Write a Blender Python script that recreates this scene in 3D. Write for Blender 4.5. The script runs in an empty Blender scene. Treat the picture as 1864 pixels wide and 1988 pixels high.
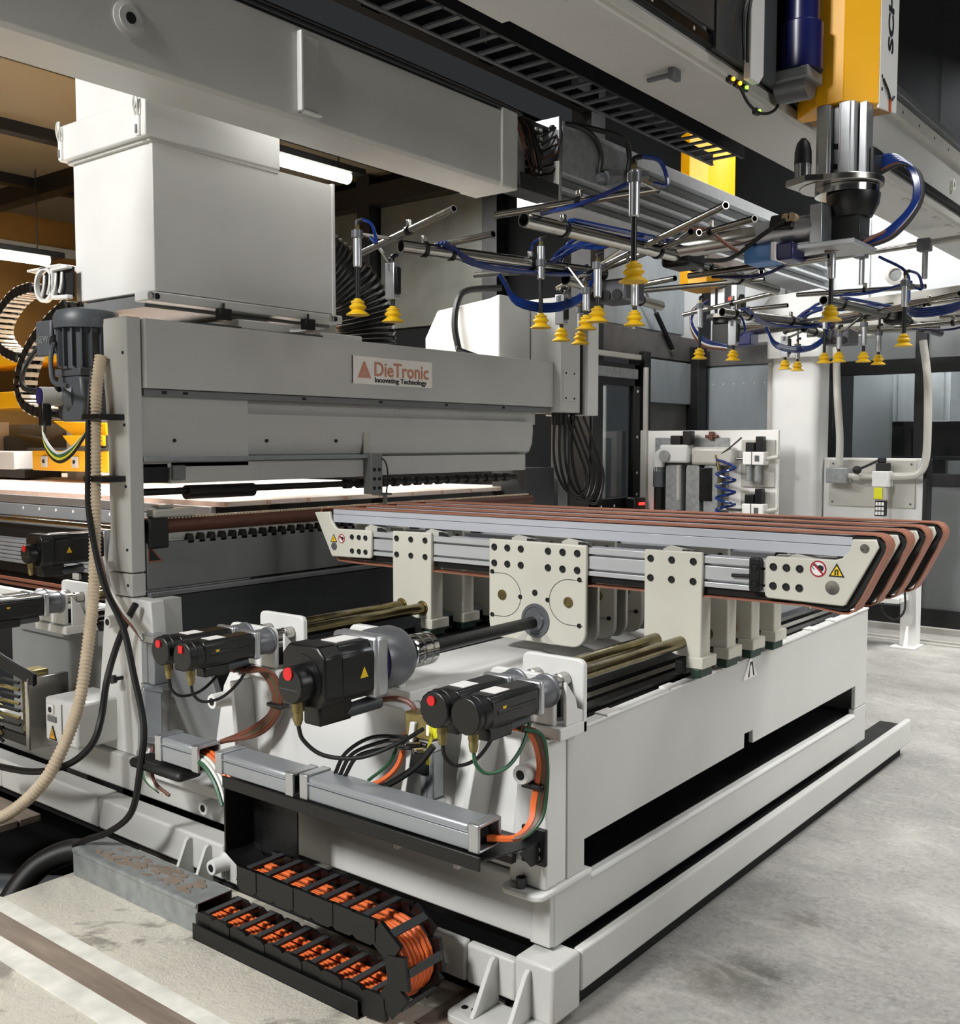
import bpy, bmesh, math, random
from mathutils import Vector, Matrix
random.seed(7)
SC = bpy.context.scene
COL = SC.collection
PI = math.pi
# ------------------------------------------------------------------ camera
YAW = math.radians(38.55); F = 2005.0
cd = bpy.data.cameras.new('camera'); cam = bpy.data.objects.new('camera', cd); COL.objects.link(cam)
cam.location = (0, 0, 1.55)
cam.rotation_euler = (PI/2 - math.atan(134/F), 0, YAW)
cd.sensor_fit = 'HORIZONTAL'; cd.sensor_width = 36.0; cd.lens = 36.0*F/1864.0
cd.clip_start = 0.05; cd.clip_end = 100
SC.camera = cam
# ------------------------------------------------------------------ world, lights, exposure
w = bpy.data.worlds.new('world'); SC.world = w; w.use_nodes = True
w.node_tree.nodes['Background'].inputs[0].default_value = (0.9, 0.95, 1.0, 1)
w.node_tree.nodes['Background'].inputs[1].default_value = 0.025
vs = SC.view_settings
vs.view_transform = 'Standard'; vs.look = 'None'; vs.gamma = 1.0; vs.exposure = 0.15; vs.use_curve_mapping = False
def area(name, loc, target, sx, sy, power, col=(1, 0.995, 0.985), spread=180):
    l = bpy.data.lights.new(name, 'AREA'); l.shape = 'RECTANGLE'; l.size = sx; l.size_y = sy
    l.energy = power; l.color = col; l.spread = math.radians(spread)
    o = bpy.data.objects.new(name, l); COL.objects.link(o); o.location = loc
    o.rotation_euler = (Vector(target)-Vector(loc)).to_track_quat('-Z', 'Y').to_euler()
    return o
area('hall_area_light', (-5.0, -4.6, 5.4), (-3.8, 2.4, 1.2), 1.6, 0.8, 190)
area('hall_area_light', (-3.0, -4.6, 6.4), (-2.4, 2.4, 0.4), 1.4, 1.2, 790)
area('hall_area_light', (1.5, 5.2, 5.8), (1.1, 5.0, 0.0), 1.6, 4.5, 88, spread=88)
area('hall_area_light', (2.4, 3.2, 2.9), (-1.5, 3.5, 0.25), 1.6, 1.2, 23, spread=100)  # fill light with no fixture, added to brighten the table's right side
area('hall_area_light', (-2.6, 6.4, 4.4), (-3.6, 8.8, 1.5), 1.6, 0.4, 15, spread=90)  # unseen light added to lift the back wall, pillar and air panel
area('hall_area_light', (0.9, 8.2, 5.8), (0.5, 8.0, 0.0), 1.6, 1.6, 235, spread=92)
area('hall_area_light', (-2.6, 8.3, 4.4), (-3.5, 9.1, 2.6), 1.8, 0.4, 45)  # unseen light aimed to brighten the white back sheets
area('annex_lamp', (-5.6, 4.0, 3.7), (-5.5, 3.9, 1.0), 0.4, 3.4, 320)
area('annex_lamp', (-8.6, 3.8, 3.7), (-9.3, 3.8, 0.0), 0.5, 3.0, 50, (1, 0.95, 0.85))
area('room_fill_light', (-5.0, 7.9, 2.35), (-5.4, 7.9, 1.0), 0.2, 0.9, 40)  # fill added behind the door to brighten the cabinet room
area('room_fill_light', (-1.9, 9.5, 3.0), (-1.9, 10.2, 1.2), 2.4, 0.2, 170)  # fill added behind the enclosure glass to brighten the far room
# ------------------------------------------------------------------ materials
MATS = {}
def lin(c):
    c = c/255.0
    return c/12.92 if c <= 0.04045 else ((c+0.055)/1.055)**2.4
def mat(name, rgb, rough=0.5, metal=0.0, var=0.06, scale=6.0, bump=0.0, bscale=60.0, stretch=None, emit=0.0, coat=0.0, alpha=1.0, trans=0.0, spec=None):
    m = bpy.data.materials.new(name); m.use_nodes = True
    nt = m.node_tree; b = nt.nodes['Principled BSDF']
    c = [lin(v) for v in rgb]
    b.inputs['Roughness'].default_value = rough; b.inputs['Metallic'].default_value = metal
    b.inputs['Base Color'].default_value = (*c, 1)
    if coat: b.inputs['Coat Weight'].default_value = coat
    if trans: b.inputs['Transmission Weight'].default_value = trans
    if spec is not None: b.inputs['Specular IOR Level'].default_value = spec
    if emit:
        b.inputs['Emission Color'].default_value = (*c, 1); b.inputs['Emission Strength'].default_value = emit
    tc = nt.nodes.new('ShaderNodeTexCoord'); src = tc.outputs['Object']
    if stretch:
        mp = nt.nodes.new('ShaderNodeMapping'); mp.inputs['Scale'].default_value = stretch
        nt.links.new(src, mp.inputs[0]); src = mp.outputs[0]
    if var:
        n = nt.nodes.new('ShaderNodeTexNoise'); n.inputs['Scale'].default_value = scale; n.inputs['Detail'].default_value = 5
        r = nt.nodes.new('ShaderNodeValToRGB')
        r.color_ramp.elements[0].position = 0.3; r.color_ramp.elements[1].position = 0.75
        r.color_ramp.elements[0].color = (*[v*(1-var*1.6) for v in c], 1); r.color_ramp.elements[1].color = (*[min(1, v*(1+var)) for v in c], 1)
        nt.links.new(src, n.inputs['Vector']); nt.links.new(n.outputs['Fac'], r.inputs[0]); nt.links.new(r.outputs[0], b.inputs['Base Color'])
        mr = nt.nodes.new('ShaderNodeMapRange'); mr.inputs['To Min'].default_value = max(0.02, rough*0.85); mr.inputs['To Max'].default_value = min(1, rough*1.2)
        nt.links.new(n.outputs['Fac'], mr.inputs[0]); nt.links.new(mr.outputs[0], b.inputs['Roughness'])
    if bump:
        n2 = nt.nodes.new('ShaderNodeTexNoise'); n2.inputs['Scale'].default_value = bscale; n2.inputs['Detail'].default_value = 4
        bp = nt.nodes.new('ShaderNodeBump'); bp.inputs['Strength'].default_value = bump; bp.inputs['Distance'].default_value = 0.01
        nt.links.new(src, n2.inputs['Vector']); nt.links.new(n2.outputs['Fac'], bp.inputs['Height']); nt.links.new(bp.outputs[0], b.inputs['Normal'])
    MATS[name] = m
    return m
mat('paint', (196, 196, 192), 0.42, var=0.03, scale=3, bump=0.04, bscale=120)
mat('paint_white', (220, 220, 217), 0.4, var=0.03, scale=4)
mat('paint_beige', (205, 203, 190), 0.4, var=0.03, scale=5)
mat('paint_grey', (120, 122, 122), 0.45, var=0.05)
mat('paint_dark', (58, 60, 62), 0.45, var=0.08)
mat('black_steel', (10, 10, 11), 0.42, var=0.15, scale=20, bump=0.1, bscale=40)
mat('green_dark', (26, 54, 42), 0.5, var=0.05)
mat('black_plastic', (11, 12, 13), 0.36, var=0.08, scale=10)
mat('black_rubber', (9, 9, 9), 0.5, var=0.1)
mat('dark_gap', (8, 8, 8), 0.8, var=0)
mat('motor_grey', (74, 78, 82), 0.42, var=0.05)
mat('gear_grey', (104, 106, 110), 0.35, 0.3, var=0.05)
mat('alu', (190, 192, 195), 0.36, 0.85, var=0.04, scale=30, stretch=(0.05, 1, 1))
mat('alu_y', (186, 188, 191), 0.36, 0.85, var=0.04, scale=30, stretch=(1, 0.05, 1))
mat('rail_alu', (208, 210, 212), 0.34, 0.45, var=0.04, scale=20, stretch=(0.05, 1, 1))
mat('alu_paint', (196, 200, 208), 0.38, 0.25, var=0.04, scale=20, stretch=(0.05, 1, 1))
mat('duct_alu', (158, 162, 166), 0.4, 0.45, var=0.05, scale=25, stretch=(0.05, 1, 1))
mat('steel', (172, 170, 164), 0.24, 1.0, var=0.08, scale=18)
mat('chrome', (205, 205, 202), 0.12, 1.0, var=0.03)
mat('oiled_steel', (120, 110, 78), 0.2, 1.0, var=0.25, scale=14, bump=0.06, bscale=90)
mat('dark_steel', (52, 53, 54), 0.35, 0.9, var=0.12, scale=14)
mat('lime_wash', (226, 224, 214), 0.8, var=0.12, scale=12)
mat('galv', (158, 162, 162), 0.42, 0.4, var=0.14, scale=24)
mat('galv_wall', (164, 172, 177), 0.5, 0.12, var=0.08, scale=9, stretch=(1, 1, 0.25))
mat('zinc_wall', (104, 106, 100), 0.42, 0.65, var=0.12, scale=5)
mat('yellow', (240, 174, 6), 0.4, var=0.03)
mat('yellow_rubber', (226, 182, 16), 0.5, var=0.07, scale=30)
mat('orange_cable', (224, 106, 48), 0.45, var=0.04)
mat('brown_cable', (104, 60, 42), 0.45, var=0.06)
mat('green_cable', (44, 92, 62), 0.45, var=0.05)
mat('white_cable', (214, 214, 208), 0.45, var=0.03)
mat('yellow_cable', (214, 204, 60), 0.45, var=0.03)
mat('blue_hose', (17, 46, 112), 0.22, var=0.1, coat=0.4)
mat('blue_dark', (20, 24, 78), 0.3, var=0.1)
mat('blue_light', (88, 136, 196), 0.35, var=0.04)
mat('belt_brown_shaded', (96, 56, 42), 0.5, var=0.1, scale=30)  # darker copy of the belt colour, imitating shade on the roller
mat('belt_pale', (226, 190, 170), 0.5, var=0.08, scale=20)
mat('belt', (152, 98, 76), 0.6, var=0.1, scale=30)
mat('belt_top', (238, 224, 212), 0.4, var=0.06, scale=20)
mat('cream_hose', (216, 198, 172), 0.5, var=0.06, scale=20)
mat('cream_rib', (168, 146, 118), 0.6, var=0.1, scale=20)
mat('flex_duct', (20, 22, 22), 0.25, var=0.1)
mat('red', (206, 24, 30), 0.35, var=0.03)
mat('sign_red', (160, 24, 44), 0.5, var=0.02)
mat('sign_white', (238, 236, 232), 0.5, var=0.02)
mat('sign_yellow', (244, 204, 30), 0.5, var=0.02)
mat('ink', (14, 14, 15), 0.6, var=0)
mat('salmon', (206, 140, 112), 0.5, var=0.04)
mat('sign_plate', (244, 241, 234), 0.4, 0.0, var=0.04)
mat('plate_grey', (190, 188, 180), 0.4, 0.1, var=0.04)
mat('brass', (150, 136, 92), 0.35, 0.9, var=0.15, scale=40)
mat('lime', (210, 210, 30), 0.4, var=0.03)
mat('lamp', (250, 252, 240), 0.5, var=0, emit=6.0)
mat('led_red', (255, 40, 30), 0.5, var=0, emit=4.0)
mat('led_orange', (255, 170, 30), 0.5, var=0, emit=5.0)
mat('led_green', (140, 255, 60), 0.5, var=0, emit=3.0)
mat('ceiling_panel', (128, 124, 112), 0.45, 0.1, var=0.1, scale=10, stretch=(1, 14, 1))
mat('ochre_wall', (146, 104, 44), 0.6, var=0.2, scale=1.5)
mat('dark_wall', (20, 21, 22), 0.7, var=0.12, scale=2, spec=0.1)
mat('mid_wall', (124, 127, 128), 0.5, var=0.08, scale=3)
mat('white_wall', (214, 217, 218), 0.5, var=0.03, scale=2)
mat('wood', (140, 126, 112), 0.65, var=0.22, scale=20, bump=0.2, bscale=60, stretch=(0.15, 1, 1))
mat('grey_metal_band', (104, 102, 100), 0.5, 0.2, var=0.18, scale=6)
def glass_mat():
    m = bpy.data.materials.new('glass'); m.use_nodes = True; nt = m.node_tree
    b = nt.nodes['Principled BSDF']; b.inputs['Base Color'].default_value = (0.6, 0.64, 0.66, 1)
    b.inputs['Transmission Weight'].default_value = 1.0; b.inputs['Roughness'].default_value = 0.03; b.inputs['IOR'].default_value = 1.45
    n = nt.nodes.new('ShaderNodeTexNoise'); n.inputs['Scale'].default_value = 3
    mr = nt.nodes.new('ShaderNodeMapRange'); mr.inputs['To Min'].default_value = 0.02; mr.inputs['To Max'].default_value = 0.06
    nt.links.new(n.outputs['Fac'], mr.inputs[0]); nt.links.new(mr.outputs[0], b.inputs['Roughness'])
    MATS['glass'] = m
glass_mat()
def concrete():
    m = bpy.data.materials.new('concrete'); m.use_nodes = True; nt = m.node_tree; N = nt.nodes.new; L = nt.links.new
    b = nt.nodes['Principled BSDF']
    g = N('ShaderNodeNewGeometry'); P = g.outputs['Position']
    def noise(sc, det=6, rough=0.6, stretch=None, dist=0.0):
        n = N('ShaderNodeTexNoise'); n.inputs['Scale'].default_value = sc; n.inputs['Detail'].default_value = det; n.inputs['Roughness'].default_value = rough
        n.inputs['Distortion'].default_value = dist
        s = P
        if stretch:
            mp = N('ShaderNodeMapping'); mp.inputs['Scale'].default_value = stretch; L(P, mp.inputs[0]); s = mp.outputs[0]
        L(s, n.inputs['Vector']); return n.outputs['Fac']
    def ramp(f, stops):
        r = N('ShaderNodeValToRGB'); e = r.color_ramp.elements
        e[0].position = stops[0][0]; e[1].position = stops[-1][0]
        e[0].color = (*[lin(v) for v in stops[0][1]], 1); e[1].color = (*[lin(v) for v in stops[-1][1]], 1)
        for p, c in stops[1:-1]:
            k = e.new(p); k.color = (*[lin(v) for v in c], 1)
        L(f, r.inputs[0]); return r.outputs[0]
    def mix(f, a, c):
        x = N('ShaderNodeMix'); x.data_type = 'RGBA'
        L(f, x.inputs[0])
        for s, v in ((6, a), (7, c)):
            if isinstance(v, tuple): x.inputs[s].default_value = (*[lin(q) for q in v], 1)
            else: L(v, x.inputs[s])
        return x.outputs[2]
    def rng(f, a, c, lo=0.0, hi=1.0):
        r = N('ShaderNodeMapRange'); L(f, r.inputs[0]); r.inputs[1].default_value = a; r.inputs[2].default_value = c; r.inputs[3].default_value = lo; r.inputs[4].default_value = hi
        return r.outputs[0]
    def mul(a, c):
        k = N('ShaderNodeMath'); k.operation = 'MULTIPLY'; L(a, k.inputs[0]); L(c, k.inputs[1]); return k.outputs[0]
    base = ramp(noise(1.6, 8, 0.65), [(0.3, (128, 127, 123)), (0.5, (158, 156, 151)), (0.72, (198, 195, 186))])
    fine = ramp(noise(45, 6, 0.7), [(0.35, (120, 119, 115)), (0.6, (186, 184, 178))])
    c = mix(rng(noise(9, 5), 0.35, 0.7, 0.15, 0.6), base, fine)
    c = mix(rng(noise(42, 5, 0.85), 0.62, 0.7, 0, 0.6), c, (92, 91, 87)); c = mix(rng(noise(31, 6, 0.85), 0.64, 0.7, 0, 0.6), c, (226, 222, 210)); c = mix(rng(noise(90, 4, 0.8), 0.64, 0.74, 0, 0.6), c, (222, 219, 208)); c = mix(rng(noise(5, 9, 0.75, dist=1.2), 0.62, 0.66, 0, 0.5), c, (112, 110, 104))
    # screed left and in front of the machine: cream crust broken by grey patches
    sx = N('ShaderNodeSeparateXYZ'); L(P, sx.inputs[0])
    left = rng(sx.outputs['X'], -1.35, -1.9)
    front = rng(sx.outputs['Y'], 2.7, 2.2)
    reg = mul(left, front)
    crust = mix(rng(noise(2.6, 10, 0.62, dist=0.5), 0.41, 0.45), (164, 158, 147), (230, 225, 210))
    crust = mix(rng(noise(7, 8, 0.7), 0.5, 0.75, 0, 0.6), crust, (238, 230, 206))
    crust = mix(rng(noise(60, 4), 0.6, 0.8, 0, 0.5), crust, (120, 112, 100))
    c = mix(reg, c, crust)
    # oil stain and scuffs right of the machine
    for (x, y, r, d, col) in ((-1.195, 2.772, 0.40, 0.10, (52, 50, 46)), (-1.26, 2.70, 0.42, 0.06, (110, 108, 100)), (-1.207, 3.198, 0.22, 0.08, (110, 108, 102)), (-1.67, 3.16, 0.16, 0.06, (90, 88, 84))):
        v = N('ShaderNodeVectorMath'); v.operation = 'DISTANCE'; L(P, v.inputs[0]); v.inputs[1].default_value = (x, y, 0)
        a = N('ShaderNodeMath'); a.operation = 'MULTIPLY_ADD'; L(noise(14, 8, 0.75), a.inputs[0]); a.inputs[1].default_value = -0.28; L(v.outputs['Value'], a.inputs[2])
        c = mix(mul(rng(a.outputs[0], r*0.35-0.10, -0.13, 0, 0.95), rng(noise(30, 6, 0.85), 0.25, 0.5)), c, col)
    stk = noise(3.2, 9, 0.7, (1.0, 2.0, 1), 1.0)
    c = mix(rng(stk, 0.52, 0.7, 0, 0.4), c, (214, 211, 203)); c = mix(rng(stk, 0.44, 0.3, 0, 0.3), c, (118, 117, 112))
    scr = noise(6, 10, 0.8, (1, 6, 1))
    c = mix(rng(scr, 0.66, 0.78, 0, 0.35), c, (224, 220, 210))
    L(c, b.inputs['Base Color'])
    L(rng(noise(3, 6), 0.3, 0.7, 0.38, 0.75), b.inputs['Roughness'])
    bp = N('ShaderNodeBump'); bp.inputs['Strength'].default_value = 0.7; bp.inputs['Distance'].default_value = 0.02
    L(noise(18, 11, 0.78), bp.inputs['Height']); L(bp.outputs[0], b.inputs['Normal'])
    MATS['concrete'] = m
concrete()
# ------------------------------------------------------------------ mesh builder
class MB:
    def __init__(s): s.v = []; s.f = []
    def add(s, vs, fs):
        o = len(s.v); s.v += [tuple(p) for p in vs]; s.f += [tuple(i+o for i in f) for f in fs]; return s
    def box(s, x0, x1, y0, y1, z0, z1):
        v = [(x, y, z) for x in (x0, x1) for y in (y0, y1) for z in (z0, z1)]
        return s.add(v, [(0, 1, 3, 2), (4, 6, 7, 5), (0, 4, 5, 1), (2, 3, 7, 6), (0, 2, 6, 4), (1, 5, 7, 3)])
    def prism(s, pts, ax, a, b):
        n = len(pts)
        def q(p, t): return (t, p[0], p[1]) if ax == 'x' else (p[0], t, p[1]) if ax == 'y' else (p[0], p[1], t)
        v = [q(p, a) for p in pts]+[q(p, b) for p in pts]
        return s.add(v, [tuple(range(n)), tuple(range(2*n-1, n-1, -1))]+[(i, (i+1) % n, n+(i+1) % n, n+i) for i in range(n)])
    def lathe(s, prof, o, d, n=20, caps=True):
        d = Vector(d).normalized(); u = d.orthogonal().normalized(); w = d.cross(u); o = Vector(o)
        v = []; fs = []; k = len(prof)
        for r, h in prof:
            for i in range(n):
                a = 2*PI*i/n; v.append(o+d*h+(u*math.cos(a)+w*math.sin(a))*r)
        for j in range(k-1):
            for i in range(n):
                fs.append((j*n+i, j*n+(i+1) % n, (j+1)*n+(i+1) % n, (j+1)*n+i))
        if caps: fs += [tuple(range(n-1, -1, -1)), tuple((k-1)*n+i for i in range(n))]
        return s.add(v, fs)
    def cyl(s, p0, p1, r0, r1=None, n=18):
        p0 = Vector(p0); p1 = Vector(p1); r1 = r0 if r1 is None else r1
        return s.lathe([(r0, 0), (r1, (p1-p0).length)], p0, p1-p0, n)
    def pipe(s, p0, p1, r, t, n=18):
        p0 = Vector(p0); p1 = Vector(p1); L = (p1-p0).length
        d = (p1-p0)
        k = MB(); k.lathe([(r-t, 0), (r, 0), (r, L), (r-t, L), (r-t, 0)], p0, d, n, False)
        return s.add(k.v, k.f)
    def tube(s, pts, r, n=8, sub=5):
        P = smooth(pts, sub); P = [Vector(p) for p in P]; v = []; fs = []
        t0 = (P[1]-P[0]).normalized(); u = t0.orthogonal().normalized()
        for i, p in enumerate(P):
            t = (P[min(i+1, len(P)-1)]-P[max(i-1, 0)]).normalized()
            u = (u-t*u.dot(t)).normalized(); w2 = t.cross(u)
            rr = r(i/(len(P)-1)) if callable(r) else r
            for k in range(n):
                a = 2*PI*k/n; v.append(p+(u*math.cos(a)+w2*math.sin(a))*rr)
        for i in range(len(P)-1):
            for k in range(n):
                fs.append((i*n+k, i*n+(k+1) % n, (i+1)*n+(k+1) % n, (i+1)*n+k))
        fs += [tuple(range(n-1, -1, -1)), tuple((len(P)-1)*n+k for k in range(n))]
        return s.add(v, fs)
    def mesh(s, name, m, off=(0, 0, 0), smoothing=True):
        me = bpy.data.meshes.new(name)
        me.from_pydata([(p[0]-off[0], p[1]-off[1], p[2]-off[2]) for p in s.v], [], s.f)
        b = bmesh.new(); b.from_mesh(me); bmesh.ops.recalc_face_normals(b, faces=b.faces); b.to_mesh(me); b.free()
        me.materials.append(MATS[m])
        if smoothing:
            me.shade_smooth(); me.set_sharp_from_angle(angle=math.radians(35))
        return me
def smooth(pts, sub):
    if sub <= 1 or len(pts) < 3: return pts
    P = [Vector(p) for p in pts]; P = [2*P[0]-P[1]]+P+[2*P[-1]-P[-2]]; out = []
    for i in range(1, len(P)-2):
        a, b, c, d = P[i-1:i+3]
        for k in range(sub):
            t = k/sub; out.append(0.5*((2*b)+(c-a)*t+(2*a-5*b+4*c-d)*t*t+(3*b-a-3*c+d)*t**3))
    out.append(P[-2]); return out
def rrect(x0, x1, z0, z1, r, n=4, corners=(1, 1, 1, 1)):      # corners: bl, br, tr, tl
    out = []
    for k, (cx, cz, a0) in enumerate(((x0, z0, PI), (x1, z0, 1.5*PI), (x1, z1, 0), (x0, z1, 0.5*PI))):
        if not corners[k]: out.append((cx, cz)); continue
        ox = cx+(r if cx == x0 else -r); oz = cz+(r if cz == z0 else -r)
        for i in range(n+1):
            a = a0+0.5*PI*i/n; out.append((ox+r*math.cos(a), oz+r*math.sin(a)))
    return out
def ngon(cx, cz, r, n, a0=0.0): return [(cx+r*math.cos(a0+2*PI*i/n), cz+r*math.sin(a0+2*PI*i/n)) for i in range(n)]
WL = {}
def link(o, parent, world):
    COL.objects.link(o)
    if parent is not None:
        o.parent = parent; pw = WL[parent]; o.location = tuple(world[i]-pw[i] for i in range(3))
    else: o.location = world
    WL[o] = tuple(world); return o
def tag(o, label, cat, group=None):
    o['label'] = label; o['category'] = cat
    if group: o['group'] = group
    return o
def thing(name, label, cat, loc, group=None):
    o = bpy.data.objects.new(name, None); o.empty_display_size = 0.1
    link(o, None, loc); o['kind'] = 'thing'; return tag(o, label, cat, group)
def part(name, mb, m, parent=None, bevel=0.0, label=None, seg=2):
    if parent is None:
        xs = [p[0] for p in mb.v]; ys = [p[1] for p in mb.v]; zs = [p[2] for p in mb.v]
        wl = ((min(xs)+max(xs))/2, (min(ys)+max(ys))/2, min(zs))
    else: wl = WL[parent]
    o = bpy.data.objects.new(name, mb.mesh(name, m, wl)); link(o, parent, wl)
    if bevel:
        bv = o.modifiers.new('bevel', 'BEVEL'); bv.width = bevel; bv.segments = seg; bv.limit_method = 'ANGLE'; bv.angle_limit = math.radians(40)
    if label: o['label'] = label
    return o
def solo(name, mb, m, label, cat, group=None, bevel=0.0): return tag(part(name, mb, m, None, bevel), label, cat, group)
def struct(name, mb, m, parent=None, bevel=0.0):
    o = part(name, mb, m, parent, bevel)
    if parent is None: o['kind'] = 'structure'
    return o
def inst(name, me, parent, world):
    o = bpy.data.objects.new(name, me); return link(o, parent, world)
def kids(o): return [c for c in bpy.data.objects if c.parent == o]
def copy_tree(o, parent=None, shift=(0, 0, 0)):
    c = o.copy(); COL.objects.link(c)
    if parent is None: c.location = tuple(o.location[i]+shift[i] for i in range(3))
    else: c.parent = parent
    WL[c] = tuple(WL[o][i]+shift[i] for i in range(3))
    for ch in CH.get(o, kids(o)): copy_tree(ch, c, shift)
    return c
CH = {}
def text(name, s, size, m, parent, loc, rot, ext=0.0015, align='LEFT'):
    cu = bpy.data.curves.new(name, 'FONT'); cu.body = s; cu.size = size; cu.extrude = ext; cu.align_x = align; cu.resolution_u = 3
    cu.materials.append(MATS[m])
    o = bpy.data.objects.new(name, cu); link(o, parent, loc); o.rotation_euler = rot; TEXTS.append(o); return o
TEXTS = []
def texts_to_meshes():
    bpy.context.view_layer.update(); dg = bpy.context.evaluated_depsgraph_get()
    for o in TEXTS:
        me = bpy.data.meshes.new_from_object(o.evaluated_get(dg)); n = bpy.data.objects.new('lettering', me); COL.objects.link(n)
        n.parent = o.parent; n.location = o.location; n.rotation_euler = o.rotation_euler; n.scale = o.scale
        bpy.data.objects.remove(o)
ROT_Y = (PI/2, 0, 0)              # reads from the front (facing -Y)
ROT_X = (PI/2, 0, PI/2)           # reads from the right (facing +X)
BOLT = {}
def bolt(parent, p, d='y', r=0.011, m='ink', name='bolt', h=0.004):
    k = (d, r, m, h)
    if k not in BOLT:
        v = {'y': (0, -1, 0), 'x': (1, 0, 0), 'z': (0, 0, 1), '-z': (0, 0, -1)}[d]
        BOLT[k] = MB().lathe([(r, -0.001), (r, h), (r*0.8, h), (r*0.55, h*0.3), (0.0005, h*0.3)], (0, 0, 0), v, 12).mesh('bolt', m)
    return inst(name, BOLT[k], parent, p)
# ================================================================== the setting
def floor_box(name, x0, x1, y0, y1): struct(name, MB().box(x0, x1, y0, y1, -0.06, 0.0), 'concrete')
floor_box('floor', -3.42, 8.0, -4.0, 2.2); floor_box('floor', -2.9, 8.0, 2.2, 14.0); floor_box('floor', -14.0, -2.9, 3.6, 14.0)
floor_box('floor', -14.0, -3.42, -4.0, 1.45)
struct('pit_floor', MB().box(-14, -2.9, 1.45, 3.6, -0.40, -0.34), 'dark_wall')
struct('trim_1', MB().box(-3.6, -0.6, 1.525, 1.605, -0.02, 0.006), 'wood')
struct('trim_2', MB().box(-3.42, -0.6, 1.605, 1.665, 0, 0.004).box(-3.42, -0.6, 1.45, 1.525, 0, 0.004), 'lime_wash')
struct('trim_3', MB().box(-0.9, 8.0, 5.28, 5.29, 0.0, 0.003), 'dark_steel')
struct('trim_4', MB().box(-2.9, 8.0, 8.42, 8.47, 0, 0.012).box(-2.9, 8, 8.30, 8.34, 0, 0.008), 'plate_grey')
# hall walls
struct('ceiling', MB().box(-4.9, 8, -4, 9.4, 6.6, 6.7), 'dark_wall')
for i in range(4):
    for j in range(3):
        x = -11+1.55*i; y = 1.0+2.1*j
        struct('ceiling_annex', MB().box(x+.03, x+1.52, y+.03, y+2.07, 4.02, 4.07), 'ceiling_panel')
struct('ceiling_annex_back', MB().box(-11.2, -4.9, -3, 7.3, 4.08, 4.14), 'dark_wall')
for i in range(3):
    struct('ceiling_purlin', MB().box(-11+1.55*(i+1)-.06, -11+1.55*(i+1)+.06, -3, 7.2, 3.93, 4.05), 'black_steel')
struct('ceiling_purlin', MB().box(-11.2, -4.9, 5.1, 5.25, 3.86, 4.02), 'black_steel')
struct('wall_left', MB().box(-11.3, -11.0, -4, 9, -.4, 4.1), 'ochre_wall')
struct('trim_5', MB().box(-11.0, -10.96, -4, 9, 3.62, 3.72), 'plate_grey')
struct('wall_annex', MB().box(-11.2, -4.62, 7.06, 7.2, -.4, 4.1), 'dark_wall')
for x0, x1 in ((-6.78, -5.45), (-8.3, -7.0), (-9.8, -8.4)):
    struct('wall_annex_panel', MB().box(x0, x1, 7.03, 7.07, 2.60, 3.72), 'zinc_wall', bevel=.004)
for x in (-6.88, -8.35, -5.4): struct('column', MB().box(x-.08, x+.08, 6.9, 7.05, 0, 4.0), 'black_steel', bevel=.004)
struct('beam', MB().box(-10, -4.5, 6.88, 7.05, 3.72, 3.9), 'black_steel')
struct('column', MB().box(-4.58, -4.40, 6.9, 7.1, 0, 6.0), 'black_steel')
# side wall with a door, to the corner
struct('wall_side', MB().box(-4.62, -4.5, 7.0, 9.0, 2.50, 3.62), 'white_wall')
struct('wall_side_upper', MB().box(-4.62, -4.5, 7.0, 9.3, 3.62, 6.6), 'dark_wall')
struct('wall_side_band', MB().box(-4.6, -4.42, 7.0, 8.95, 2.29, 2.50), 'grey_metal_band')
for y0, y1 in ((7.05, 7.72), (7.76, 8.6)): struct('wall_side_panel', MB().box(-4.5, -4.47, y0, y1, 2.53, 3.6), 'galv_wall', bevel=.004)
struct('wall_side_lower', MB().box(-4.55, -4.45, 7.75, 8.9, 0, 2.3), 'grey_metal_band')
struct('wall_side_sheet', MB().box(-4.45, -4.41, 7.80, 8.64, 1.90, 2.27), 'galv_wall', bevel=.004)
struct('column', MB().box(-4.46, -4.36, 7.70, 7.80, 0, 2.32), 'black_steel', bevel=.004)
struct('column', MB().box(-4.47, -4.33, 8.62, 8.78, 0, 2.42), 'black_steel', bevel=.004)
d1 = struct('door_1', MB().box(-4.44, -4.38, 6.92, 7.0, .1, 2.2).box(-4.44, -4.38, 7.56, 7.66, .1, 2.2).box(-4.44, -4.38, 6.92, 7.66, 2.02, 2.2).box(-4.44, -4.38, 6.92, 7.66, .98, 1.1).box(-4.44, -4.38, 6.92, 7.66, .1, .2), 'black_steel', bevel=.004)
part('door_glass', MB().box(-4.42, -4.41, 7.0, 7.56, 1.1, 2.02), 'glass', d1)
part('door_panel', MB().box(-4.43, -4.40, 7.0, 7.56, .2, .98), 'mid_wall', d1)
part('door_rail', MB().box(-4.40, -4.35, 6.92, 7.62, 2.24, 2.28), 'plate_grey', d1, .004)
part('door_header', MB().box(-4.42, -4.37, 6.95, 7.6, 2.08, 2.16), 'galv', d1)
for z in (1.12, 1.3, 1.6, 1.98): bolt(d1, (-4.38, 7.61, z), 'x', .012, 'sign_white')
for y in (7.05, 7.25, 7.45): bolt(d1, (-4.38, y, 1.04), 'x', .01, 'sign_white')
struct('trim_6', MB().cyl((-4.34, 7.68, 0), (-4.34, 7.68, 2.18), .022), 'plate_grey')
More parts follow.
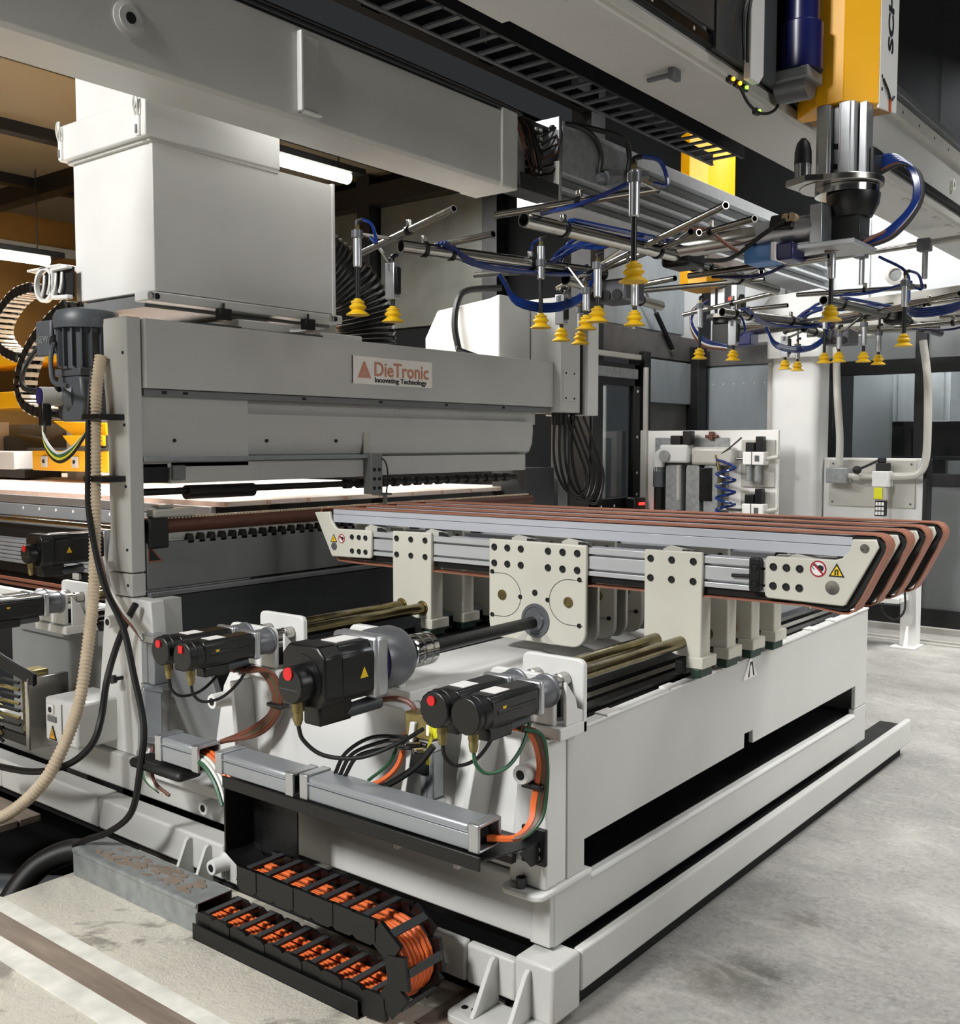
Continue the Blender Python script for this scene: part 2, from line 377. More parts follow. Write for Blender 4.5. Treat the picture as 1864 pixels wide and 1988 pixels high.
# room seen through the door
struct('wall_behind_door', MB().box(-6.4, -6.3, 7.3, 9.5, 0, 2.4), 'mid_wall')
cab = thing('switch_cabinet', 'white switch cabinet of two doors behind the glass door', 'cabinet', (-5.6, 7.9, 0))
part('body', MB().box(-5.9, -5.3, 7.4, 8.6, 0, 2.1), 'plate_grey', cab, .006)
part('door', MB().box(-5.3, -5.28, 7.42, 7.98, 1.42, 2.05), 'plate_grey', cab, .004)
part('door', MB().box(-5.3, -5.28, 7.42, 7.98, .8, 1.40), 'plate_grey', cab, .004)
rk = part('socket_rack', MB().box(-5.28, -5.25, 8.0, 8.45, .9, 1.6), 'sign_white', cab, .004)
for i in range(3):
    for j in range(3): part('socket', MB().box(-5.25, -5.235, 8.03+i*.14, 8.13+i*.14, .98+j*.2, 1.1+j*.2), 'paint_grey', rk, .004)
# back wall of the enclosure: white sheets left, glazed frame right
struct('wall_back', MB().box(-4.5, 8, 9.25, 9.35, 3.55, 6.6), 'dark_wall')
struct('wall_back_left', MB().box(-4.5, -2.0, 9.2, 9.3, 2.42, 3.55), 'white_wall')
for x0, x1 in ((-4.4, -3.75), (-3.73, -3.0), (-2.98, -2.25)): struct('wall_back_sheet', MB().box(x0, x1, 9.16, 9.2, 2.5, 3.5), 'white_wall', bevel=.004)
struct('wall_back_sheet', MB().box(-2.23, 8, 9.16, 9.2, 2.5, 3.5), 'mid_wall')
struct('wall_back_band', MB().box(-4.4, -3.2, 8.86, 9.0, 2.26, 2.44), 'grey_metal_band')
struct('wall_back_lower', MB().box(-4.4, -3.3, 8.9, 9.0, 0, 2.3), 'galv_wall')
struct('wall_back_panel', MB().box(-4.36, -3.62, 8.86, 8.9, 1.66, 2.24), 'galv_wall', bevel=.003)
for i in range(7): bolt(None, (-4.3+i*.1, 8.86, 2.09), 'y', .006, 'sign_white', name='screw')['kind'] = 'structure'
for x in (-2.0, -1.0, 0.0, 1.0, 2.0):
    struct('wall_back_upper_panel', MB().box(x-.47, x+.47, 9.2, 9.24, 3.6, 6.4), 'dark_wall', bevel=.004)
    struct('column', MB().box(x+.47, x+.53, 9.1, 9.25, 3.5, 6.6), 'black_steel')
struct('wall_upper_left', MB().box(-4.5, -4.4, -4, 7.0, 4.1, 6.6), 'dark_wall')
for y in (3.4, 4.5, 5.6, 6.7): struct('column', MB().box(-4.42, -4.34, y-.08, y+.08, 4.1, 6.6), 'black_steel')
# glazed enclosure
fr = [(-3.3, 8, .06, .19), (-3.3, 8, 1.20, 1.30), (-3.3, 8, 2.12, 2.24)]
for x0, x1, z0, z1 in fr: struct('window_frame', MB().box(x0, x1, 8.84, 8.92, z0, z1), 'black_steel', bevel=.003)
for x in (-3.22, -2.46, -1.70, -0.94, -.18): struct('window_post', MB().box(x-.045, x+.045, 8.82, 8.94, .06, 2.7 if x < -2.6 else 2.62), 'black_steel', bevel=.003)
for i, x in enumerate((-3.22, -2.46, -1.70, -0.94)):
    struct('window_%d' % (i+1), MB().box(x+.045, x+.715, 8.875, 8.885, 1.30, 2.12), 'glass')
    struct('wall_panel', MB().box(x+.045, x+.715, 8.87, 8.89, .19, 1.20), 'mid_wall', bevel=.002)
    struct('wall_panel', MB().box(x+.045, x+.715, 8.87, 8.89, 2.24, 2.62), 'mid_wall', bevel=.002)
    for z in (.25, .6, 1.0, 1.25):
        for s in (-.03, .03): bolt(None, (x+s, 8.82, z), 'y', .006, 'sign_white', name='screw')['kind'] = 'structure'
struct('baseboard_back', MB().box(-3.3, 8, 8.78, 8.84, 0, .05), 'plate_grey')
struct('wall_room_behind', MB().box(-3.6, 6, 10.6, 10.7, 0, 3.3), 'mid_wall')
struct('floor_room_behind', MB().box(-3.6, 6, 8.9, 10.7, -.02, 0.002), 'dark_wall')
for x in (-2.95, -2.0, -1.0): struct('wall_room_panel', MB().box(x, x+.9, 10.56, 10.6, .1, 2.6), 'paint_grey', bevel=.004)
fc = thing('control_cabinet', 'pale grey control cabinet behind the enclosure glass', 'cabinet', (-2.7, 10.1, 0))
part('body', MB().box(-3.0, -2.5, 9.9, 10.4, 0, 2.3), 'mid_wall', fc, .006)
part('door', MB().box(-2.95, -2.55, 9.88, 9.9, 1.5, 2.25), 'paint_grey', fc, .004)
part('label_plate', MB().box(-2.62, -2.50, 9.87, 9.88, 1.62, 1.70), 'paint_dark', fc)
mon = thing('monitor', 'black flat screen on a desk behind the enclosure glass', 'monitor', (-2.5, 9.4, 1.0))
part('screen', MB().box(-2.85, -2.12, 9.4, 9.44, 1.40, 1.74), 'black_plastic', mon, .008)
part('stand', MB().box(-2.6, -2.4, 9.42, 9.5, 1.0, 1.42), 'black_steel', mon)
part('foot', MB().box(-2.75, -2.25, 9.3, 9.6, 0.0, 1.0), 'dark_steel', mon, .004)
van = thing('machine_cover', 'white machine cover with a louvred window behind the far right glass', 'machine', (-1.6, 9.9, 0))
part('body', MB().prism([(-2.02, 0.2), (-1.0, .2), (-1.0, 2.05), (-1.95, 2.05), (-2.0, 1.9)], 'y', 9.7, 10.3), 'plate_grey', van, .03)
lv = part('louvre', MB().prism(rrect(-1.88, -1.3, 1.55, 2.0, .08), 'y', 9.68, 9.7), 'paint_dark', van)
for k in range(9): part('slat', MB().box(-1.84, -1.32, 9.665, 9.68, 1.60+k*.042, 1.62+k*.042), 'black_plastic', lv)
part('handle', MB().prism([(-1.99, 1.40), (-1.9, 1.43), (-1.5, 1.42), (-1.5, 1.36), (-1.9, 1.34)], 'y', 9.67, 9.7), 'black_plastic', van)
# ================================================================== the base frame
bf = thing('base_frame', 'grey welded base frame with flanged feet, lying under the whole machine', 'frame', (-2.9, 3.6, 0))
part('side_beam', MB().box(-1.505, -1.475, 2.295, 5.3, .06, .178), 'paint', bf, .008, seg=3)
part('side_groove', MB().box(-1.62, -1.506, 2.33, 5.28, .06, .150), 'black_steel', bf)
part('corner_block', MB().box(-1.60, -1.475, 2.155, 2.29, .02, .180), 'paint', bf, .010, seg=3)
for i, (x0, x1) in enumerate(((-1.77, -1.602), (-2.85, -1.774), (-3.63, -2.854), (-4.4, -3.634), (-7.5, -4.404))):
    part('front_beam', MB().box(x0, x1, 2.16, (2.19, 2.19, 2.25, 2.25, 2.25)[i], .045, (.160, .160, .168, .172, .17)[i]), 'paint', bf, .009, seg=3)
part('front_groove', MB().box(-2.85, -1.602, 2.191, 2.30, .05, .130), 'black_steel', bf)
part('dark_underfill', MB().box(-7.5, -1.62, 2.20, 2.28, .0, .045), 'dark_gap', bf)  # dark block put in for the shadow gap below the front beam
part('dark_underfill', MB().box(-1.59, -1.51, 2.30, 5.25, .0, .06), 'dark_gap', bf)  # another dark block, imitating the shadow below the side beam
for (a, b, y0, gx) in ((-1.745, -1.477, 2.06, (-1.665, -1.55)), (-3.10, -2.84, 2.07, (-3.03, -2.92))):
    part('foot_plate', MB().prism(rrect(a, b, y0-.03, 2.165, .03, 4, (1, 1, 0, 0)), 'z', 0.004, .026), 'paint', bf, .003)
    for g in gx: part('gusset', MB().prism([(y0-.01, .026), (2.165, .026), (2.165, .152), (2.148, .160), (2.135, .152), (2.09 if y0 > 2.065 else 2.07, .05)], 'x', g-.007, g+.007), 'paint', bf, .002)
    for dx in (.03, .06): bolt(bf, (a+dx, y0+.02+dx*.2, .026), 'z', .010, 'dark_steel', 'bolt', .001)
part('levelling_plate', MB().box(-1.80, -1.34, 1.98, 2.20, .0, .004), 'wood', bf)
def boss(parent, x, y, z, r=.026, L=.05, y1=2.3):
    b = part('lifting_boss', MB().lathe([(r*.55, 0), (r*.92, 0), (r, .006), (r, L), (r*1.25, L+(y1-y-L)*.9), (r*1.3, y1-y)], (x, y, z), (0, 1, 0), 20), 'paint_white', parent)
    part('bore', MB().cyl((x, y-.0015, z), (x, y+.01, z), r*.5, n=16), 'dark_gap', b)
boss(bf, -2.84, 2.10, .112, y1=2.165)
# ================================================================== the sliding table
tb = thing('sliding_table', 'light grey sliding table with a slotted side panel, carrying four belt conveyors', 'machine', (-2.2, 3.5, .18))
part('plinth', MB().prism([(2.24, .185), (4.77, .185), (4.77, .355), (4.62, .355), (4.62, .33), (2.42, .33), (2.42, .355), (2.24, .355)], 'x', -1.56, -1.53), 'paint', tb, .006)
part('plinth_front', MB().box(-2.74, -1.562, 2.24, 2.42, .185, .355), 'paint', tb, .006)
part('slot_shade_floor', MB().box(-2.0, -1.562, 2.42, 4.72, .30, .326), 'black_steel', tb)  # black colour stands in for the shade inside the slot
part('slot_edge', MB().box(-1.56, -1.526, 2.42, 4.62, .315, .335), 'paint_white', tb, .008)
part('corner_foot', MB().prism(rrect(-1.66, -1.522, 2.16, 2.42, .03, 4, (1, 1, 0, 0)), 'z', .337, .357), 'paint_white', tb, .006)
part('corner_web', MB().prism([(-1.60, .19), (-1.532, .19), (-1.532, .34), (-1.585, .34)], 'y', 2.225, 2.245), 'paint', tb, .004)
part('slot_shade_back', MB().box(-1.95, -1.92, 2.42, 4.75, .19, .70), 'black_steel', tb)  # painted black so the slot looks deep in shade
part('side_panel', MB().prism([(2.303, .357), (2.39, .357), (2.39, .443), (3.444, .456), (3.446, .507), (3.517, .505), (3.519, .457), (4.62, .462), (4.62, .357), (4.77, .357), (4.77, .792), (2.303, .761)], 'x', -1.548, -1.53), 'paint', tb, .003)
part('side_rim', MB().prism([(2.2, .760), (4.77, .792), (4.77, .800), (2.2, .768)], 'x', -1.565, -1.526), 'paint_white', tb, .002)
for y in (2.27, 2.53, 2.91, 3.19, 3.77, 4.11, 4.36, 4.64):
    z = .764+(y-2.2)*.01245; part('edge_clip', MB().box(-1.568, -1.523, y-.035, y+.035, z, z+.009), 'sign_white', tb, .002)
part('end_wall', MB().box(-2.95, -1.562, 4.75, 4.77, .19, .78), 'paint', tb)
part('corner_post', MB().prism([(-1.655, .357), (-1.53, .357), (-1.53, .762), (-1.615, .762)], 'y', 2.20, 2.30), 'paint_white', tb, .008)
part('front_wall', MB().box(-2.95, -1.6, 2.36, 2.40, .33, .75), 'paint', tb)
part('pedestal', MB().prism([(-2.36, .36), (-1.66, .36), (-1.70, .55), (-1.80, .77), (-2.36, .77), (-2.34, .74), (-2.20, .55)], 'y', 2.30, 2.40), 'paint_white', tb, .006)
part('pedestal', MB().prism([(-2.72, .36), (-2.20, .36), (-2.02, .742), (-2.07, .765), (-2.40, .765), (-2.62, .70)], 'y', 2.22, 2.38), 'paint_white', tb, .006)
part('pedestal', MB().prism([(-3.02, .36), (-2.66, .36), (-2.66, .76), (-2.90, .76), (-2.94, .70)], 'y', 2.24, 2.40), 'paint_white', tb, .006)
part('pedestal', MB().prism([(-1.93, .36), (-1.60, .36), (-1.56, .77), (-1.86, .77)], 'y', 2.26, 2.38), 'paint_white', tb, .006)
for x0, x1, t0, t1 in ((-2.05, -2.03, -1.98, -1.96), (-1.82, -1.80, -1.74, -1.72), (-2.76, -2.74, -2.80, -2.78)):
    part('rib', MB().prism([(x0, .36), (x1, .36), (t1, .75), (t0, .75)], 'y', 2.16, 2.3), 'paint_white', tb, .003)
boss(tb, -1.556, 2.12, .69, y1=2.21); boss(tb, -2.86, 2.13, .675, y1=2.25)
part('deck', MB().box(-2.95, -1.565, 2.41, 4.74, .70, .745), 'paint_grey', tb)
part('ramp', MB().prism([(-2.46, .745), (-2.02, .745), (-2.02, .768), (-2.14, .79), (-2.42, .79)], 'y', 2.42, 4.73), 'paint_white', tb, .004)
part('deck_strip', MB().box(-2.01, -1.955, 2.42, 4.73, .745, .772), 'gear_grey', tb, .003)
part('deck_cover', MB().box(-1.95, -1.80, 2.4, 4.75, .745, .79), 'gear_grey', tb, .003)
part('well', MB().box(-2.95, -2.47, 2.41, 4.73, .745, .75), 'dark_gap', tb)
for x in (-1.60, -1.66, -1.73): part('linear_rail', MB().prism([(x-.018, .745), (x+.018, .745), (x+.018, .765), (x+.010, .772), (x+.018, .780), (x+.018, .790), (x-.018, .790), (x-.018, .78), (x-.01, .772), (x-.018, .765)], 'y', 2.34, 4.72), 'steel' if x == -1.66 else 'dark_steel', tb)
for x in (-2.72, -2.62, -2.85): part('linear_rail', MB().prism([(x-.018, .75), (x+.018, .75), (x+.018, .77), (x+.010, .777), (x+.018, .785), (x+.018, .795), (x-.018, .795), (x-.018, .785), (x-.01, .777), (x-.018, .77)], 'y', 2.34, 4.72), 'dark_steel', tb)
st = part('warning_plate', MB().prism([(3.415, .705), (3.535, .708), (3.480, .778), (3.470, .778)], 'x', -1.53, -1.524), 'sign_white', tb, .001)
part('mark', MB().prism([(3.452, .712), (3.465, .712), (3.468, .745), (3.48, .758), (3.488, .745), (3.495, .712), (3.508, .712), (3.49, .765), (3.47, .765)], 'x', -1.524, -1.5235), 'ink', st)
bolt(tb, (-1.60, 2.185, .357), 'z', .014, 'paint_dark', 'bolt', .028)
# ------------------------------------------------------------------ screw drives: brackets, rods
def screw_drive(xa, xb, label, far=3.0, zc=.905):
    t = thing('screw_drive', label, 'drive', ((xa+xb)/2, 2.3, .77))
    x0, x1 = min(xa, xb)-.075, max(xa, xb)+.06
    part('base', MB().box(x0, x1, 2.215, 2.345, .765, .80), 'paint_white', t, .004)
    part('front_plate', MB().prism(rrect(x0-.02, x1-.03, .80, .935, .025, 4, (0, 0, 1, 1)), 'y', 2.225, 2.245), 'paint_white', t, .004)
    part('rear_plate', MB().prism(rrect(x0+.02, x1, .765, .965, .02, 4, (0, 0, 1, 1)), 'y', 2.325, 2.345), 'paint_white', t, .004)
    part('side_web', MB().prism([(2.245, .80), (2.325, .80), (2.325, .83), (2.30, .84), (2.29, .87), (2.245, .92)], 'x', x1-.012, x1-.002), 'paint_white', t, .002)
    for x in (xa, xb):
        part('coupling', MB().lathe([(.022, 0), (.022, .03), (.018, .032), (.018, .04), (.022, .042), (.022, .075)], (x, 2.247, zc), (0, 1, 0), 20), 'steel', t)
        part('rod', MB().cyl((x, 2.325, zc), (x, far, zc), .021, n=24), 'oiled_steel', t)
        part('rod_nut', MB().lathe([(.024, 0), (.036, .004), (.036, .016), (.026, .02)], (x, far-.028, zc), (0, 1, 0), 20), 'brass', t)
    part('bearing_block', MB().box(x1-.09, x1-.07, 2.25, 2.32, .80, .86), 'dark_steel', t, .003)
    return t
screw_drive(-1.645, -1.555, 'white double bearing bracket with two oily rods at the right edge of the table', 3.36)
screw_drive(-2.785, -2.675, 'white double bearing bracket with two oily rods beside the left motor pair', 3.02)
screw_drive(-4.10, -3.99, 'white double bearing bracket with two rods behind the cream hose, left of the portal', 4.6)
ds = thing('drive_shaft', 'long dark shaft from the large motor into the round hub of the centre plate', 'shaft', (-2.13, 2.6, .77))
part('bearing_plate', MB().prism(rrect(-2.36, -2.14, .765, .975, .025, 4, (0, 0, 1, 1)), 'y', 2.29, 2.32), 'paint_white', ds, .005)
part('bearing_foot', MB().box(-2.36, -2.08, 2.27, 2.40, .765, .80), 'paint_white', ds, .005)
part('coupling', MB().lathe([(.05, 0), (.052, .004), (.052, .03), (.047, .032), (.047, .04), (.052, .042), (.052, .07), (.047, .072), (.047, .078), (.052, .08), (.052, .10), (.03, .104)], (-2.14, 2.32, .905), (0, 1, 0), 28), 'chrome', ds)
part('shaft', MB().cyl((-2.135, 2.42, .905), (-2.135, 4.0, .917), .021, n=24), 'black_steel', ds)
# ------------------------------------------------------------------ servo motors
def small_motor(x, z, label, red=True, y1=2.225, n_red='round', y0=1.885):
    m = thing('servo_motor', label, 'motor', (x, 2.05, z-.045), 'small servo motors')
    L = y1-y0
    cap = part('encoder_cap', MB().prism(ngon(x, z, .047, 14, .22), 'y', y0, y0+.055), 'black_plastic', m, .004)
    part('cap_rib', MB().prism(ngon(x, z, .0495, 14, .22), 'y', y0+.022, y0+.03), 'black_plastic', m, .002)
    part('housing', MB().prism([(x-.041, z-.03), (x-.03, z-.041), (x+.03, z-.041), (x+.041, z-.03), (x+.041, z+.03), (x+.03, z+.041), (x-.03, z+.041), (x-.041, z+.03)], 'y', y0+.055, y1-.09), 'black_plastic', m, .004)
    part('cooling_rib', MB().box(x-.043, x+.043, y0+.075, y1-.105, z-.006, z+.006), 'black_plastic', m, .003)
    part('flange', MB().box(x-.045, x+.045, y1-.09, y1-.068, z-.045, z+.045), 'alu', m, .006)
    part('gear_head', MB().lathe([(.038, 0), (.042, .006), (.042, .06), (.046, .062), (.046, .068)], (x, y1-.068, z), (0, 1, 0), 28), 'gear_grey', m)
    if red:
        if n_red == 'round': part('red_plug', MB().cyl((x-.006, y0-.004, z+.022), (x-.006, y0+.004, z+.022), .0125, n=16), 'red', m)
        else: part('red_plug', MB().box(x-.016, x+.006, y0-.004, y0+.004, z+.010, z+.034), 'red', m, .002)
    part('type_plate', MB().box(x-.026, x+.022, y0+.09, y0+.15, z+.0412, z+.0425), 'sign_white', m)
    part('warning_mark', MB().prism([(y0+.095, z+.012), (y0+.111, z+.012), (y0+.103, z-.004)], 'x', x+.041, x+.0418), 'sign_yellow', m)
    c = part('plug', MB().lathe([(.013, 0), (.014, -.02), (.012, -.022), (.012, -.035), (.009, -.05)], (x+.002, y0+.03, z-.043), (0, 0, 1), 14), 'brass', m)
    part('plug_block', MB().box(x-.022, x+.024, y0+.065, y0+.16, z-.075, z-.04), 'black_plastic', m, .006)
    part('plug_sleeve', MB().cyl((x+.004, y0+.15, z-.056), (x+.006, y0+.24, z-.052), .014, .016), 'motor_grey', m)
    return m
small_motor(-1.648, .895, 'black servo motor with round red plug, rear one of the pair at the table corner')
small_motor(-1.548, .895, 'black servo motor without red plug, front one of the pair at the table corner', False)
small_motor(-2.79, .897, 'black servo motor with a round red plug, rear one of the left pair')
small_motor(-2.675, .893, 'black servo motor with a square red plug, front one of the left pair', True, 2.225, 'square')
small_motor(-3.99, .895, 'black servo motor with pale flange beside the cream hose, front one of its pair', True)
small_motor(-4.10, .895, 'black servo motor half hidden behind its twin at the far left edge', True)
def big_motor(x, z, y0, y1, s, name_label, gear):
    m = thing('servo_motor', name_label, 'motor', (x, (y0+y1)/2, z-.1*s))
    a = .088*s; c = .03*s; yb = y1-(.13*s if gear else .02)
    hp = [(x-a, z-a+c), (x-a+c, z-a), (x+a-c, z-a), (x+a, z-a+c), (x+a, z+a-c), (x+a-c, z+a), (x-a+c, z+a), (x-a, z+a-c)]
    hb = [(x-a*.93, z-a*.93+c*.6), (x-a*.93+c*.6, z-a*.93), (x+a*.93-c*.6, z-a*.93), (x+a*.93, z-a*.93+c*.6), (x+a*.93, z+a*.6), (x+a*.8, z+a*.66), (x+a*.72, z+a*.93), (x-a*.72, z+a*.93), (x-a*.8, z+a*.66), (x-a*.93, z+a*.6)]
    part('end_shield', MB().prism(hp, 'y', y0+.05*s, y0+.12*s), 'black_plastic', m, .007*s)
    part('housing', MB().prism(hb, 'y', y0+.12*s, yb-.05*s), 'black_plastic', m, .006*s)
    part('front_ring', MB().lathe([(.074*s, 0), (.074*s, .012*s), (.06*s, .012*s)], (x, y0+.06*s, z-.012*s), (0, -1, 0), 28, True), 'black_plastic', m)
    part('encoder_cap', MB().lathe([(.052*s, -.01), (.052*s, .05*s), (.047*s, .058*s)], (x, y0+.058*s, z-.018*s), (0, -1, 0), 24), 'black_plastic', m)
    part('red_plug', MB().cyl((x-.004, y0-.004, z+.014*s), (x-.004, y0+.006, z+.014*s), .018*s, n=18), 'red', m)
    part('cap_line', MB().box(x-.04*s, x+.034*s, y0-.001, y0+.003, z-.030*s, z-.028*s), 'motor_grey', m)
    part('flange', MB().box(x-a*1.04, x+a*1.04, yb-.06*s, yb-.005*s, z-a*1.04, z+a*1.04), 'alu', m, .012*s)
    if gear:
        part('seal_ring', MB().lathe([(.085*s, 0), (.085*s, .012)], (x, yb-.006, z), (0, 1, 0), 32), 'blue_dark', m)
        part('gear_head', MB().lathe([(.09*s, 0), (.094*s, .01), (.094*s, .09*s), (.085*s, .115*s), (.06*s, .13*s)], (x, yb+.006, z), (0, 1, 0), 36), 'gear_grey', m)
    part('type_plate', MB().box(x-.035*s, x+.03*s, y0+.15*s, y0+.24*s, z+a*.93, z+a*.93+.002), 'sign_white', m)
    wm = part('warning_mark', MB().prism([(y0+.19*s, z-.02*s), (y0+.222*s, z-.02*s), (y0+.206*s, z+.012*s)], 'x', x+a*.93, x+a*.93+.001), 'sign_yellow', m)
    part('plug', MB().lathe([(.017*s, 0), (.018*s, -.03*s), (.014*s, -.032*s), (.014*s, -.055*s), (.009*s, -.07*s)], (x+.005, y0+.025*s, z-.062*s), (0, 0, 1), 14), 'brass', m)
    part('plug_block', MB().box(x-.03*s, x+.04*s, y0+.075*s, y0+.2*s, z-.145*s, z-.08*s), 'black_plastic', m, .008*s)
    part('plug_sleeve', MB().cyl((x+.02*s, y0+.18*s, z-.125*s), (x+.035*s, y0+.31*s, z-.115*s), .02*s, .023*s), 'motor_grey', m)
    for d in (-1, 1): bolt(m, (x+d*a*.7, yb-.06*s, z+a*.72), 'y', .008, 'dark_steel')
    return m
big_motor(-2.145, .905, 1.855, 2.29, 1.0, 'large black servo motor with a grey gear head in the middle of the table front', True)
big_motor(-3.83, 1.135, 2.0, 2.36, .72, 'black servo motor with a red plug behind the cream hose, left of the portal post', False)
# ================================================================== cable tray, ducts, energy chain
tr = thing('cable_tray', 'black angled sheet metal tray across the front of the table carrying aluminium cable ducts', 'tray', (-2.0, 2.05, .24))
part('shelf', MB().prism([(-2.62, 1.99), (-1.585, 1.99), (-1.535, 2.198), (-2.62, 2.198)], 'z', .490, .494), 'black_steel', tr, .001)
part('front_lip', MB().box(-2.62, -1.585, 1.985, 1.992, .468, .506), 'black_steel', tr, .002)
part('end_flange', MB().prism([(2.10, .492), (2.12, .47), (2.15, .44), (2.198, .44), (2.198, .50)], 'x', -1.545, -1.540), 'black_steel', tr)
part('end_lug', MB().box(-1.60, -1.522, 2.185, 2.199, .43, .53), 'black_steel', tr, .003)
for z in (.452, .475): bolt(tr, (-1.545, 2.185, z), 'y', .008, 'plate_grey')
part('hanger', MB().box(-2.62, -2.612, 1.99, 2.10, .26, .492), 'black_steel', tr, .001)
part('hanger', MB().box(-2.62, -2.40, 2.10, 2.106, .24, .492), 'black_steel', tr, .001)
part('chain_foot', MB().prism([(-2.62, .262), (-2.612, .262), (-2.52, .205), (-2.42, .214), (-2.42, .222), (-2.52, .213)], 'y', 1.99, 2.10), 'black_steel', tr, .001)
for dx in (0, .03): part('screw', MB().box(-2.50+dx, -2.488+dx, 1.93, 1.942, .222, .229), 'plate_grey', tr, .002)
part('support_arm', MB().prism([(-2.62, .42), (-1.62, .42), (-1.62, .44), (-2.62, .46)], 'y', 2.17, 2.19), 'black_steel', tr)
def duct(x0, x1, y0, y1, z0, z1, label):
    d = thing('cable_duct', label, 'duct', ((x0+x1)/2, (y0+y1)/2, z0), 'aluminium cable ducts')
    e = .035
    part('channel', MB().box(x0+e, x1-e, y0+.004, y1-.004, z0, z0+(z1-z0)*.62), 'duct_alu', d, .003)
    part('lid', MB().box(x0+e, x1-e, y0+.001, y1-.001, z0+(z1-z0)*.64, z1-.002), 'duct_alu', d, .008)
    part('lid_edge', MB().cyl((x0+e, y0+.001, z0+(z1-z0)*.70), (x1-e, y0+.001, z0+(z1-z0)*.70), .003, n=8), 'duct_alu', d)
    for a, b in ((x0, x0+e), (x1-e, x1)):
        k = MB().box(a, b, y0-.002, y0+.008, z0-.001, z1+.002).box(a, b, y1-.008, y1+.002, z0-.001, z1+.002).box(a, b, y0, y1, z1-.008, z1+.002).box(a, b, y0, y1, z0-.001, z0+.006)
        part('end_frame', k, 'alu', d, .003)
    for s, xx in ((-1, x0), (1, x1)):
        part('opening', MB().box(xx-s*.03-.001, xx-s*.03+.001, y0+.008, y1-.008, z0+.006, z1-.008), 'dark_gap', d)
    return d
duct(-2.27, -1.595, 1.997, 2.09, .508, .58, 'long aluminium cable duct at the right end of the black tray')
duct(-2.66, -2.29, 1.99, 2.09, .508, .575, 'middle aluminium cable duct on the left end of the black tray')
duct(-3.03, -2.79, 2.02, 2.11, .47, .555, 'short aluminium cable duct beside the portal foot, left of the black tray')
# sloping duct pieces against the portal foot
def tilted_duct(p0, p1, wd, ht, label):
    p0 = Vector(p0); p1 = Vector(p1); d = thing('cable_duct', label, 'duct', tuple((p0+p1)/2), 'aluminium cable ducts')
    u = (p1-p0).normalized(); n = Vector((0, -1, 0)); s = u.cross(n).normalized(); n = s.cross(u)
    def blk(a, b, w2, h2):
        v = [p+s*i*w2+n*j for p in (a, b) for i in (-1, 1) for j in (-h2*.5, h2*.5)]
        return MB().add(v, [(0, 1, 3, 2), (4, 6, 7, 5), (0, 4, 5, 1), (2, 3, 7, 6), (0, 2, 6, 4), (1, 5, 7, 3)])
    L = (p1-p0).length
    part('channel', blk(p0+u*.03, p1-u*.03, wd/2, ht), 'duct_alu', d, .006)
    part('end_frame', blk(p0, p0+u*.03, wd/2+.003, ht+.006), 'alu', d, .004); part('end_frame', blk(p1-u*.03, p1, wd/2+.003, ht+.006), 'alu', d, .004)
    part('lid_groove', blk(p0+u*.032, p1-u*.032, .003, ht+.004), 'paint_grey', d)
tilted_duct((-3.42, 2.29, .82), (-3.42, 2.29, .60), .085, .07, 'upright aluminium cable duct on the portal foot above the sloping one')
tilted_duct((-3.40, 2.25, .60), (-3.18, 2.10, .45), .075, .07, 'sloping aluminium cable duct leaning down the portal foot')
tilted_duct((-1.93, 2.20, .70), (-1.93, 2.20, .50), .05, .05, 'slim upright aluminium cable duct under the right motor pair')
# energy chain
ec = thing('energy_chain', 'black energy chain of open links full of orange cables, looping on the floor', 'cable chain', (-2.2, 1.98, 0))
CX, CZ, R = -1.895, .152, .10
def chain_at(t):                                           # t = arc length along the centre line
    L0 = .76; L1 = PI*R
    if t < L0: return (CX-L0+t, CZ-R, 0.0)
    if t < L0+L1:
        a = (t-L0)/R; return (CX+R*math.sin(a), CZ-R*math.cos(a), a)
    return (CX-(t-L0-L1), CZ+R, PI)
NL = 20; TOT = .76+PI*R+.55
for i in range(NL):
    x, z, a = chain_at((i+.5)*TOT/NL); hl = TOT/NL*.54; h = .036
    ca, sa = math.cos(a), math.sin(a)
    def loc(u, v): return (x+u*ca-v*sa, z+u*sa+v*ca)
    lks = []
    for y0, y1 in ((1.905, 1.918), (2.042, 2.055)):
        yy = .004*(i % 2); lk = MB(); lks.append(lk); lk.prism([loc(-hl, -h), loc(hl, -h), loc(hl, h*.7), loc(hl*.6, h), loc(-hl*.6, h), loc(-hl, h*.7)], 'y', y0-yy*.5, y1-yy*.5)
    l = part('link', lks[0], 'black_plastic', ec); part('link_plate', lks[1], 'black_plastic', l)
    side = 1 if a < .3 else -1
    part('crossbar', MB().prism([loc(-.011, side*h*.86), loc(.011, side*h*.86), loc(.011, side*(h+.003)), loc(-.011, side*(h+.003))], 'y', 1.915, 2.045), 'paint_dark', l)
for k in range(7):
    yy = 1.931+.0163*k; zz = .010*((k*3) % 4)/3-.004
    pts = []
    for j in range(30):
        x, z, a = chain_at(TOT*j/29); off = zz*math.cos(a)-.010*math.sin(a)+(.006 if a > 2 else 0)
        pts.append((x-off*math.sin(a), yy, z+off*math.cos(a)))
    part('cable', MB().tube(pts, .0076, 7, 2), 'orange_cable', ec, label='orange cable inside the chain')
part('trough', MB().box(-2.66, -1.93, 1.893, 1.897, .0, .052).box(-2.66, -1.93, 1.893, 2.06, .0, .004), 'black_steel', ec, .001)
gb = thing('steel_channel', 'dusty galvanised steel channel lying on the floor before the chain', 'channel', (-3.03, 1.99, 0))
part('cover', MB().box(-3.40, -2.67, 1.92, 2.055, .096, .10).box(-3.40, -2.67, 1.92, 1.924, .0, .096).box(-3.40, -2.67, 2.051, 2.055, .0, .096), 'galv', gb, .001)
